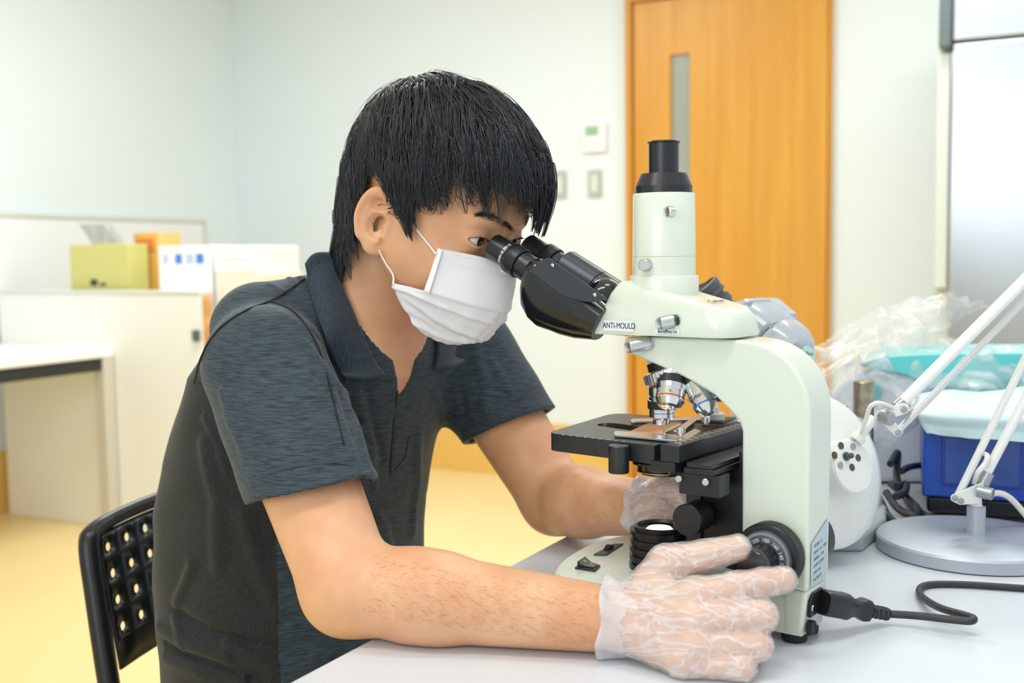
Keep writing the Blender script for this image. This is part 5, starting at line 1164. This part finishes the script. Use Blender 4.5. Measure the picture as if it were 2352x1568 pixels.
hf0 = lambda p: hand(p, RH, wrR, 1.6)
rid = []
for pxs in ([(1455, 1345), (1500, 1420), (1530, 1520)], [(1490, 1340), (1560, 1450), (1600, 1510)], [(1450, 1400), (1470, 1480), (1500, 1530)], [(1545, 1300), (1600, 1300), (1650, 1275)], [(1600, 1270), (1650, 1262), (1690, 1245)],
    [(1640, 1360), (1660, 1390), (1700, 1412)], [(1640, 1430), (1670, 1470), (1730, 1485)], [(1650, 1500), (1690, 1525)], [(1720, 1330), (1760, 1345), (1790, 1340)], [(1500, 1370), (1560, 1400), (1620, 1420)], [(1430, 1345), (1440, 1440), (1425, 1520)]):
    h_ = hits(pxs, hf0)
    if len(h_) > 1: rid.append((np.array(h_, np.float32), 2.0, 1.9))
make_glove(RH, wrR, elR, (-195, -210, .8), (50, -50, 130), 5, rid, 3, -16)
make_glove(LH, wrL, elL, (-130, 30, 4), (135, 150, 145), 5, [], 8, -8)
# fine dark hairs on the arms
def arm_hair(name, poly, n, dirpx, seed):
    ra = np.random.default_rng(seed); (xa, ya), (xb, yb), w0_, w1_ = poly; t = ra.uniform(0, 1, n); k = ra.uniform(-1, 1, n); nx_, ny_ = -(yb-ya), (xb-xa); m_ = math.hypot(nx_, ny_)
    px_ = [(xa+(xb-xa)*a+nx_/m_*k_*(w0_+(w1_-w0_)*a), ya+(yb-ya)*a+ny_/m_*k_*(w0_+(w1_-w0_)*a)) for a, k_ in zip(t, k)]
    q, ok = hit_many(px_, body_f); q = q[ok]; ax = nrm(dirpx); out = []
    g = np.stack([body_f((q+e).astype(np.float32))-body_f((q-e).astype(np.float32)) for e in np.eye(3)], 1); g /= np.linalg.norm(g, axis=1)[:, None]+1e-6
    for i in range(len(q)):
        d = ax-g[i]*(g[i]@ax)+ra.normal(0, .25, 3); d /= np.linalg.norm(d); l_ = ra.uniform(4, 9)
        out.append(np.stack([L2H(q[i]+d*l_*s_+g[i]*(1.6*s_)) for s_ in np.linspace(0, 1, 4)]))
    o = strands_mesh(name, np.array(out), .06, .02, mat('arm_hair', (140, 100, 72), .5), pe_r); o['kind'] = 'stuff'
arm_hair('arm_hairs', ((840, 1340), (1360, 1425), 70, 60), 900, wrR-elR+np.array([0, 0, -60.]), 3)
arm_hair('arm_hairs', ((1260, 1120), (1450, 1190), 70, 40), 300, wrL-elL+np.array([0, 0, 40.]), 4)
# ------------------------------------------------------------------ trousers and shoes
def trou(p):
    d = None
    for l in (-95, 90):
        for a, b_, r0, r1 in (((545, l*.9, -235), (250, l*1.05, -232), 84, 66), ((250, l*1.05, -232), (300, l, -640), 62, 46), ((300, l, -640), (304, l, -745), 46, 48)):
            e = cap(p, a, b_, r0, r1); d = e if d is None else smin(d, e, 14)
    d = smin(d, ell(p, (560, -3, -235), (135, 165, 78)), 30); return smax(smax(d, -312-p[:, 2]+np.clip((330-p[:, 0])*4, 0, 900), 6), p[:, 2]+150, 6)
TROU = mat('trouser_navy', (36, 44, 74), .8, bump=.2, bscale=900)
sobj('trousers', trou, (140, -230, -770), (720, 230, -120), 7, TROU, pe_r, margin=10)
def shoe(l): return lambda p: smax(smin(ell(p, (235, l, -765), (115, 44, 38)), cap(p, (300, l, -750), (300, l, -700), 40, 42), 14), -790.5-p[:, 2], 2)
for l in (-95, 90): sobj('shoe', shoe(l), (110, l-60, -795), (360, l+60, -650), 5, mat('shoe_white', (226, 228, 230), .5), pe_r, margin=8)
# ------------------------------------------------------------------ desk lamp
LW_ = mat('lamp_white', (240, 242, 238), .3, coat=.3); LAL = mat('lamp_alu', (186, 194, 204), .45, .55); SCR = mat('screw_grey', (170, 176, 180), .35, .8)
lc = T(2232, 1264); la = thing('desk_lamp', lc, 'white jointed desk lamp with a round silver foot and a white shade', 'desk lamp')
lr = 213/2500*lc[1]*1.0
obj('lamp_foot', MB().lathe(lc+Zu*.0005, Zu, [(lr-.004, 0), (lr, .001), (lr, .013), (lr-.002, .0155), (lr-.012, .0175), (.02, .0195), (.0001, .0195)], 96), LAL, la, angle=25)
obj('foot_pad', MB().lathe(lc+Zu*.00005, Zu, [(lr-.012, 0), (lr-.012, .0006)], 64), RUB, la)
pt = P(2240, 1163, lc[1]); pb_ = np.array([lc[0]+.004, lc[1], ZT+.019])
obj('foot_post', MB().lathe(pb_, Zu, [(.0098, 0), (.0098, pt[2]-pb_[2]), (.0085, pt[2]-pb_[2]+.0008)], 40), LAL, la, angle=30)
YL = lc[1]
def rod(name, a, b_, r_, m=LW_, par=la, seg=16): return obj(name, MB().tube([a, b_], r_, seg), m, par)
el_ = lambda x, y, dy=0: P(x, y, YL+dy)
rod('pivot_stem', np.array([pb_[0], YL, pt[2]]), el_(2240, 1128), .0062)
def plate(name, pxs, Y, th_, m=LW_): q_ = [P(x, y, Y) for x, y in pxs]; k = np.array([0, th_, 0]); return obj(name, MB().prism([p-k/2 for p in q_], [p+k/2 for p in q_]), m, la, bevel=.0012, bseg=2)
def plate_r(name, ctr, Y, th_, r_px, m=LW_):     # rounded strip through pixel centres
    P_ = [np.array(c, float) for c in ctr]; out = []
    n = len(P_); ang = []
    hull = []
    for c in P_:
        for k in range(16): hull.append(c+r_px*np.array([math.cos(2*math.pi*k/16), math.sin(2*math.pi*k/16)]))
    pts = sorted(set((round(a, 3), round(b, 3)) for a, b in hull)); cr_ = lambda o, a, b: (a[0]-o[0])*(b[1]-o[1])-(a[1]-o[1])*(b[0]-o[0]); lo_ = []; up_ = []
    for p in pts:
        while len(lo_) >= 2 and cr_(lo_[-2], lo_[-1], p) <= 0: lo_.pop()
        lo_.append(p)
    for p in pts[::-1]:
        while len(up_) >= 2 and cr_(up_[-2], up_[-1], p) <= 0: up_.pop()
        up_.append(p)
    return plate(name, lo_[:-1]+up_[:-1], Y, th_, m)
# lower bracket and arms, elbow, upper arms
plate_r('lower_bracket', [(2192, 1143), (2206, 1150), (2252, 1118), (2246, 1148)], YL-.008, .0016, 9)
plate_r('lower_bracket', [(2192, 1143), (2206, 1150), (2252, 1118), (2246, 1148)], YL+.008, .0016, 9)
eb1, eb2 = (2590, 395), (2566, 470)
rod('lower_rod', el_(2198, 1143), el_(2538, 450), .0042); rod('lower_arm', el_(2254, 1110), el_(2584, 480), .0052)
rod('lower_arm_inner', el_(2256, 1112, .0), el_(2270, 1085), .007, SCR)
YH = 1.13
rod('upper_arm', el_(2596, 400), P(2072, 925, YH), .0062); rod('upper_rod', el_(2560, 478), P(2068, 984, YH), .0036, mat('rod_silver', (220, 222, 224), .25, .5))
plate_r('elbow_plate', [(2596, 400), (2548, 440), (2584, 490)], YL-.008, .0018, 14); plate_r('elbow_plate', [(2596, 400), (2548, 440), (2584, 490)], YL+.008, .0018, 14)
for x, y, r_, Y in ((2193, 1143, 7, YL-.0095), (2207, 1150, 7, YL-.0095), (2254, 1125, 0, YL)):
    if r_: obj('bolt', MB().lathe(P(x, y, Y), (0, -1, 0), [(.0034, 0), (.0034, .0014), (.0018, .002), (.0001, .002)], 6), SCR, la)
obj('bolt', MB().lathe(P(2246, 1127, YL-.009), nrm([.75, -.62, -.12]), [(.0068, 0), (.0068, .015), (.006, .016), (.0001, .016)], 28), SCR, la, angle=30)
plate_r('upper_bracket', [(2024, 955), (2075, 938)], YH-.006, .0015, 13); plate_r('upper_bracket', [(2024, 955), (2063, 992)], YH-.006, .0015, 11)
plate_r('upper_bracket', [(2024, 955), (2075, 938)], YH+.006, .0015, 13); plate_r('upper_bracket', [(2024, 955), (2063, 992)], YH+.006, .0015, 11)
for x, y in ((2076, 940), (2064, 994)): obj('bolt', MB().lathe(P(x, y, YH-.0072), (0, -1, 0), [(.0036, 0), (.0036, .0016), (.002, .0024), (.0001, .0024)], 6), SCR, la)
obj('bolt', MB().lathe(P(2024, 957, YH-.007), nrm([.6, -.78, -.1]), [(.0070, 0), (.0070, .012), (.0062, .013), (.0001, .013)], 28), SCR, la, angle=30)
rod('upper_arm_inner', P(2060, 935, YH), P(2076, 922, YH), .0066, SCR)
# shade
ax_ = nrm([.50, -.82, .27]); sc0 = P(1900, 1080, 1.14)
rim = 72e-3*1.14/1.2
shade = obj('lamp_shade', MB().lathe(sc0, ax_, [(.076, -.084), (.0775, -.084), (.0815, -.03), (.083, -.008), (.0825, -.003), (.080, .001), (.070, .006), (.050, .0105), (.032, .0135), (.0295, .0145), (.001, .0145)], 96), LW_, la, angle=60)
cap_c = sc0+ax_*.0145
cpo = obj('lamp_cap', MB().lathe(cap_c, ax_, [(.0288, 0), (.0292, .0006), (.0285, .020), (.0268, .0225), (.024, .0232), (.0001, .0232)], 64), LW_, la, angle=30)
rx_ = nrm(np.cross(Zu, ax_)); ry_ = np.cross(ax_, rx_)
capf_ = cap_c+ax_*.0233
def oncap(x, y):
    d = ray(x, y); t = ((capf_-CC)@ax_)/(d@ax_); return CC+d*t
for (x, y) in ((1932, 1023), (1917, 1045), (1971, 1051), (1957, 1073)): obj('vent_hole', MB().lathe(oncap(x, y)-ax_*.0005, ax_, [(.0038, 0), (.0038, .0008), (.0001, .0008)], 24), mat('vent_dark', (96, 92, 78), .5, .5), cpo, angle=30)
for (x, y) in ((1959, 1025), (1930, 1068)):
    s_ = obj('screw', MB().lathe(oncap(x, y), ax_, [(.0036, 0), (.0034, .001), (.002, .0016), (.0001, .0018)], 24), SCR, cpo, angle=40)
obj('lamp_switch', MB().lathe(oncap(1943, 1048), ax_, [(.0046, 0), (.0046, .0012), (.0030, .0014), (.0030, .008), (.0024, .009), (.0001, .009)], 24), mat('switch_dark', (80, 90, 96), .4), cpo, angle=30)
obj('shade_stem', MB().tube([P(1973, 1002, 1.125), P(2008, 960, YH)], .0052, 16), LW_, la)
obj('shade_collar', MB().lathe(P(1970, 1006, 1.122), nrm(P(2008, 960, YH)-P(1973, 1002, 1.125)), [(.0075, -.004), (.0075, .003)], 24), LW_, la)
WC = mat('cord_white', (238, 236, 228), .45)
for off_ in (0, .0042):
    obj('lamp_cord', MB().tube(crv([P(1976, 1000, 1.118+off_), P(1990, 960, 1.112+off_), P(1998, 935, 1.108+off_), P(2015, 925, 1.108+off_), P(2036, 930, 1.115+off_), P(2056, 940, 1.13)], 6), .0023, 10), WC, la)
obj('lamp_cord', MB().tube(crv([P(2100, 900, 1.133), P(2108, 915, 1.133), P(2095, 935, 1.133), P(2080, 945, 1.133)], 6), .002, 8), WC, la)
obj('lamp_cord', MB().tube(crv([P(2238, 1108, YL), P(2246, 1085, YL-.012), P(2262, 1065, YL-.012), P(2268, 1048, YL-.01), P(2262, 1042, YL)], 6), .0028, 8), WC, la)
obj('lamp_cord', MB().tube(crv([P(2262, 1140, YL), P(2290, 1132, YL+.01), P(2318, 1142, YL+.02), P(2352, 1178, YL+.03), P(2400, 1240, YL+.03), T(2460, 1290, ZT+.0035), T(2600, 1300, ZT+.0035)], 6), .0034, 10), WC, la)
# ------------------------------------------------------------------ stereo microscope behind
GY = mat('grey_enamel', (178, 186, 194), .22, coat=.5); GYD = mat('slate_rubber', (84, 90, 94), .45); GYL = mat('grey_base', (176, 182, 184), .35)
sb = T(1985, 1225); sm = thing('stereo_microscope', sb, 'grey stereo microscope with a steel post, standing behind the cream microscope', 'microscope')
YS = 1.36
foot = [T(x, y) for x, y in ((1982, 1268), (2036, 1222), (2038, 1190), (1990, 1172), (1900, 1172), (1800, 1185), (1800, 1265))]
foot = [V3(p, 0) for p in foot]
obj('base', MB().prism([V3(p, ZT) for p in foot], [V3(p*.97+V3(T(1930, 1215), 0)*.03, ZT+.018) for p in foot]), GYL, sm, bevel=.004)
pst = T(1980, 1188); pst = V3(pst, 0)
ptop = P(1980, 876, pst[1])
obj('steel_post', MB().lathe(V3(pst, ZT+.018), Zu, [(.0125, 0), (.0125, ptop[2]-ZT-.018-.001), (.0115, ptop[2]-ZT-.018+.0006), (.004, ptop[2]-ZT-.018+.002), (.0001, ptop[2]-ZT-.018+.002)], 48), mat('worn_steel', (176, 168, 150), .35, .9, noise=((130, 122, 104), 60, .7)), sm, angle=25)
obj('post_boss', MB().lathe(V3(pst, ZT+.018), Zu, [(.024, 0), (.024, .012), (.022, .014)], 40), GYL, sm, angle=30)
ra_ = P(1912, 925, 1.33)
fk = obj('focus_collar', MB().lathe(ra_-Zu*.05, Zu, [(.0165, 0), (.0165, .044), (.0185, .0445), (.0185, .0475), (.017, .048), (.013, .048), (.0128, .040), (.0001, .040)], 48), CHROME, sm, angle=30)
obj('focus_mount', MB().box(P(1915, 1010, 1.34), (.035, 0, 0), (0, .016, 0), (0, 0, .03)), GYL, sm, bevel=.006)
# zoom body: vertical, leaning, seen under the cream arm
def loft(name, secs, m, par, n=32, sq=.8):      # secs: (px, py, Y, radius_px_x, radius_px_y)
    G = []
    for (c, ax2, r1, r2, e1) in secs:
        ax2 = nrm(ax2); e1 = np.asarray(e1)-ax2*(np.asarray(e1)@ax2); e1 = nrm(e1); e2 = np.cross(ax2, e1)
        G.append([c+e1*r1*math.copysign(abs(math.cos(a))**sq, math.cos(a))+e2*r2*math.copysign(abs(math.sin(a))**sq, math.sin(a)) for a in np.linspace(0, 2*math.pi, n, endpoint=False)])
    b = MB(); b.grid(G, True); b.add(G[0], [tuple(range(n))]); b.add(G[-1], [tuple(range(n))]); return obj(name, b, m, par, angle=40)
Yz = 1.36
dn = nrm(P(1740, 1000, Yz)-P(1770, 830, Yz))
c0 = P(1765, 830, Yz); px_ = Yz/2500
loft('zoom_body', [(c0, dn, 80*px_, .045, (1, 0, 0)), (P(1768, 890, Yz), dn, 92*px_, .045, (1, 0, 0)), (P(1768, 980, Yz), dn, 90*px_, .042, (1, 0, 0)), (P(1766, 1015, Yz), dn, 74*px_, .038, (1, 0, 0)), (P(1766, 1040, Yz), dn, 50*px_, .03, (1, 0, 0))], GY, sm)
obj('objective_ring', MB().lathe(P(1766, 1040, Yz), (0, 0, -1), [(.026, 0), (.026, .02), (.022, .022), (.0001, .022)], 40), GYD, sm, angle=30)
obj('zoom_bracket', MB().box((P(1800, 985, Yz)+P(1915, 1010, 1.34))/2, (.045, 0, 0), (0, .012, 0), (0, 0, .02)), GYL, sm, bevel=.005)
# head: axis from the eyepieces (upper left) down to the rounded rear (lower right)
hx = nrm(P(1850, 815, 1.34)-P(1690, 690, 1.40)); 
def hsec(x, y, Y, r1px, r2, e=(0, 0, 1)): return (P(x-16, y, Y), hx, r1px*1.06*Y/2500, r2*1.1, e)
SHX = -16
loft('prism_housing', [hsec(1716, 724, 1.39, 44, .036), hsec(1722, 728, 1.39, 51, .041), hsec(1730, 734, 1.39, 52, .042), hsec(1732, 736, 1.39, 50, .040), hsec(1786, 776, 1.37, 52, .042), hsec(1792, 780, 1.37, 50, .040)], GY, sm, sq=.38)
loft('prism_housing', [hsec(1752, 722, 1.46, 44, .03), hsec(1758, 727, 1.46, 48, .034), hsec(1800, 762, 1.44, 48, .034)], GY, sm, sq=.38)
loft('rear_housing', [hsec(1794, 783, 1.37, 58, .044), hsec(1800, 788, 1.37, 60, .046), hsec(1822, 803, 1.36, 56, .044), hsec(1842, 816, 1.35, 46, .037), hsec(1856, 826, 1.35, 32, .026), hsec(1862, 830, 1.35, 12, .01)], GY, sm, sq=.75)
for (x, y, Y) in ((1722, 697, 1.335), (1771, 748, 1.32), (1796, 741, 1.40)): obj('screw', MB().lathe(P(x, y, Y), nrm([-.1, -1, .25]), [(.0036, 0), (.0034, .001), (.0001, .0012)], 24), SCR, sm)
bg = obj('maker_badge', MB().lathe(P(1857, 815, 1.318), nrm([.55, -.8, .2]), [(.0115, 0), (.0112, .0008), (.0001, .001)], 36), mat('badge_green', (180, 220, 214), .3), sm)
text('badge_lettering', 'Nikon', mat('badge_ink', (50, 110, 104), .4), bg, P(1857, 812, 1.3165), (.8, .55, -.1), (0, .1, 1), .0075)
for (dx_, dy_, Y, r_) in ((0, 0, 1.42, 1), (-38, 14, 1.47, .92)):
    q = P(1692+dx_, 735+dy_, Y); e_ = P(1620+dx_*.5, 655+dy_*.5, Y); a_ = nrm(e_-q); l_ = np.linalg.norm(e_-q)
    obj('eyepiece', MB().lathe(q, a_, [(.014*r_, 0), (.0135*r_, l_*.42), (.0165*r_, l_*.44), (.0165*r_, l_*.60), (.0135*r_, l_*.62), (.0135*r_, l_*.70), (.0175*r_, l_*.72), (.0175*r_, l_*.80), (.016*r_, l_*.82), (.0175*r_, l_*.86), (.018*r_, l_), (.015*r_, l_+.001), (.014*r_, l_-.004), (.0001, l_-.004)], 40), GYD, sm, angle=28)
# ------------------------------------------------------------------ analyser with teal lid, under a clear bag
BG = mat('machine_grey', (238, 242, 245), .35); TEAL = mat('teal_lid', (96, 205, 205), .28, coat=.3)
YM = 1.53
def prof_px(pxs, Y0, dep, name, m, par, bevel=.004, n=5, smooth=True):
    q_ = [P(x, y, Y0) for x, y in pxs]; q_ = crv(q_, n, True) if smooth else q_
    return obj(name, MB().prism(q_, [p+np.array([dep*.36, dep*.93, 0]) for p in q_]), m, par, bevel=bevel)
mc = thing('centrifuge', V3(P(2050, 1100, YM+.1), ZT), 'pale grey rounded machine with a teal lid, wrapped in a clear plastic bag', 'machine')
yb = 577+ .33*2500/YM
body_px = [(1888, yb-9), (1884, 1010), (1893, 935), (1925, 884), (1972, 856), (2030, 850), (2095, 866), (2150, 900), (2240, 930), (2420, 935), (2440, 1000), (2440, yb-9), (2200, yb-8), (2000, yb-8)]
prof_px(body_px, YM, .15, 'housing', BG, mc, .012, 4)
lid_px = [(1976, 838), (2010, 824), (2080, 816), (2200, 812), (2350, 812), (2440, 815), (2445, 880), (2350, 908), (2240, 912), (2160, 904), (2110, 874), (2060, 856), (2010, 848)]
prof_px(lid_px, YM-.012, .17, 'teal_lid', TEAL, mc, .010, 4)
obj('lid_button', MB().lathe(P(2003, 902, YM-.002), (0, -1, 0), [(.019, 0), (.018, .004), (.0001, .005)], 40, sx=1, sy=.7), TEAL, mc, angle=30)
# crumpled clear bag: one open sheet draped over the machine
bm_ = bpy.data.materials.new('clear_bag'); bm_.use_nodes = True; nt = bm_.node_tree; pb2 = nt.nodes['Principled BSDF']
pb2.inputs['Base Color'].default_value = (.93, .96, .97, 1); pb2.inputs['Roughness'].default_value = .10; pb2.inputs['Specular IOR Level'].default_value = 1.0
tc_ = nt.nodes.new('ShaderNodeTexCoord'); n1 = nt.nodes.new('ShaderNodeTexNoise'); n1.inputs['Scale'].default_value = 16; n1.inputs['Detail'].default_value = 3; n1.inputs['Distortion'].default_value = 2.2; nt.links.new(tc_.outputs['Object'], n1.inputs[0])
mr_ = nt.nodes.new('ShaderNodeMapRange'); mr_.inputs[1].default_value = .46; mr_.inputs[2].default_value = .70; mr_.inputs[3].default_value = .22; mr_.inputs[4].default_value = .72; nt.links.new(n1.outputs[0], mr_.inputs[0]); nt.links.new(mr_.outputs[0], pb2.inputs['Alpha'])
bp3 = nt.nodes.new('ShaderNodeBump'); bp3.inputs['Strength'].default_value = .8; bp3.inputs['Distance'].default_value = .008; nt.links.new(n1.outputs[0], bp3.inputs['Height']); nt.links.new(bp3.outputs[0], pb2.inputs['Normal'])
def bag(name, rows, amp, par=None, seed=1):
    R_ = [crv([P(*q) for q in r], 8) for r in rows]; n_ = len(R_[0]); cols = [crv([r[i] for r in R_], 10) for i in range(n_)]
    G = np.array(cols).transpose(1, 0, 2); ra = np.random.default_rng(seed); sh = G.shape[:2]
    q = G.reshape(-1, 3); d_ = np.zeros(len(q))
    for k in range(16):
        dv_ = nrm(ra.normal(0, 1, 3)); f_ = ra.uniform(18, 80); d_ += (1-2*np.abs(np.sin(q@dv_*f_+ra.uniform(0, 6)+1.5*np.sin(q[:, 0]*22+k))))*amp/(f_/40)
    q = q+np.array([.25, -.8, .5])*d_[:, None]; return MB().grid(q.reshape(sh+(3,)))
rows = [[(1850, 775, 1.595), (1905, 772, 1.625), (1960, 730, 1.655), (2050, 690, 1.675), (2120, 668, 1.695), (2215, 670, 1.735), (2296, 686, 1.795)],
    [(1852, 800, 1.535), (1905, 800, 1.555), (1960, 778, 1.575), (2040, 745, 1.595), (2110, 720, 1.635), (2180, 715, 1.675), (2235, 712, 1.735)],
    [(1862, 860, 1.475), (1905, 850, 1.475), (1960, 815, 1.475), (2040, 800, 1.515), (2110, 792, 1.575), (2160, 790, 1.615), (2190, 775, 1.675)],
    [(1885, 930, 1.455), (1925, 860, 1.455), (1985, 835, 1.485), (2060, 815, 1.500), (2140, 802, 1.510), (2260, 796, 1.515), (2400, 800, 1.515)],
    [(1888, 1010, 1.445), (1930, 950, 1.445), (2000, 900, 1.475), (2080, 880, 1.490), (2170, 865, 1.495), (2280, 860, 1.495), (2420, 860, 1.495)],
    [(1890, 1120, 1.435), (1940, 1110, 1.445), (2010, 1050, 1.470), (2090, 990, 1.490), (2180, 930, 1.495), (2290, 905, 1.495), (2430, 905, 1.495)]]
tag(obj('plastic_bag', bag('b', rows, .0045), bm_, angle=180), 'crumpled clear plastic bag draped over the machine with the teal lid', 'plastic bag')
# ------------------------------------------------------------------ blue machine with a screen, pad on top
BLU = mat('machine_blue', (22, 74, 176), .35, bump=.04, bscale=1200)
bq0 = T(2117, 1192); ba = nrm([.94, -.34*1, 0]); bb = np.array([.34, .94, 0]); 
t = thing('blue_machine', bq0+ba*.12+bb*.09, 'blue laboratory machine with a grey blue screen and a black foot, right edge', 'machine')
h0 = P(2116, 1140, bq0[1])[2]-ZT; h1 = P(2116, 952, bq0[1])[2]-ZT
def bbx(a0, a1, b0, b1, z0, z1): q_ = [bq0+ba*a0+bb*b0, bq0+ba*a1+bb*b0, bq0+ba*a1+bb*b1, bq0+ba*a0+bb*b1]; return MB().prism([V3(p, ZT+z0) for p in q_], [V3(p, ZT+z1) for p in q_])
obj('black_foot', bbx(.006, .24, .006, .20, .008, h0), BLK, t, bevel=.004)
for a in (.02, .20): obj('rubber_foot', bbx(a, a+.03, .02, .05, 0, .008), RUB, t)
obj('housing', bbx(0, .25, 0, .21, h0+.0003, h1), BLU, t, bevel=.003)
zz0, zz1 = P(2165, 1105, bq0[1]-.005)[2]-ZT, P(2165, 1003, bq0[1]-.005)[2]-ZT
obj('screen_frame', bbx(.022, .112, -.0035, .0005, zz0-.003, zz1+.003), mat('frame_blue', (26, 66, 150), .4), t, bevel=.001)
obj('screen', bbx(.026, .108, -.0042, -.0034, zz0, zz1), mat('screen_blue', (52, 84, 160), .2), t)
# pad: thin pale cyan sheet draped over the blue machine
PADM = mat('pad_cyan', (214, 240, 244), .6, bump=.2, bscale=300)
Yp = bq0[1]
rows = [[(2098, 905, Yp+.16), (2180, 890, Yp+.16), (2260, 892, Yp+.16), (2350, 886, Yp+.15), (2460, 890, Yp+.14)], [(2096, 925, Yp+.05), (2170, 905, Yp+.05), (2260, 915, Yp+.05), (2350, 905, Yp+.04), (2460, 910, Yp+.02)],
    [(2104, 945, Yp-.006), (2170, 940, Yp-.03), (2260, 945, Yp-.06), (2350, 945, Yp-.08), (2460, 950, Yp-.11)], [(2118, 972, Yp-.008), (2180, 974, Yp-.034), (2260, 984, Yp-.064), (2350, 990, Yp-.088), (2460, 996, Yp-.12)], [(2130, 994, Yp-.012), (2190, 995, Yp-.036), (2260, 1003, Yp-.066), (2350, 1009, Yp-.09), (2460, 1014, Yp-.12)]]
tag(obj('absorbent_pad', bag('p', rows, .0012, seed=4), PADM, angle=180, solid=.0015), 'pale cyan absorbent pad draped over the blue machine', 'pad')
# ------------------------------------------------------------------ black cables behind
cb = thing('black_cable', T(2070, 1190), 'black coiled cable lying between the lamp shade and the blue machine', 'cable')
for pts in ([T(2045, 1065, ZT+.05), T(2062, 1040, ZT+.055), T(2060, 1100, ZT+.03), T(2085, 1150, ZT+.01), T(2100, 1190, ZT+.006), T(2106, 1212, ZT+.006)], [T(2022, 1150, ZT+.02), T(2040, 1185, ZT+.006), T(2070, 1208, ZT+.006), T(2100, 1210, ZT+.006)],
    [T(2035, 1130, ZT+.025), T(2060, 1165, ZT+.012), T(2095, 1185, ZT+.008), T(2108, 1170, ZT+.012), T(2080, 1140, ZT+.02), T(2045, 1110, ZT+.03)], [T(2060, 1118, ZT+.03), T(2080, 1112, ZT+.03), T(2078, 1130, ZT+.028), T(2058, 1140, ZT+.028)]):
    obj('cable_loop', MB().tube(crv(pts, 8), .0048, 10), CORD, cb)
c2 = [P(2070, 1082, 1.40), P(2090, 1072, 1.44), P(2120, 1068, 1.50), P(2160, 1068, 1.56)]
obj('cable_loop', MB().tube(crv(c2, 6), .0045, 10), CORD, cb)
cb2 = crv([T(2075, 1135, ZT+.02), T(2100, 1165, ZT+.006), T(2150, 1196, ZT+.005), T(2230, 1208, ZT+.005), T(2300, 1222, ZT+.005), T(2345, 1228, ZT+.005), T(2420, 1240, ZT+.005)], 8)
tag(obj('equipment_cable', MB().tube(cb2, .0048, 10), CORD), 'black cable running behind the silver lamp foot, in front of the blue machine', 'cable')
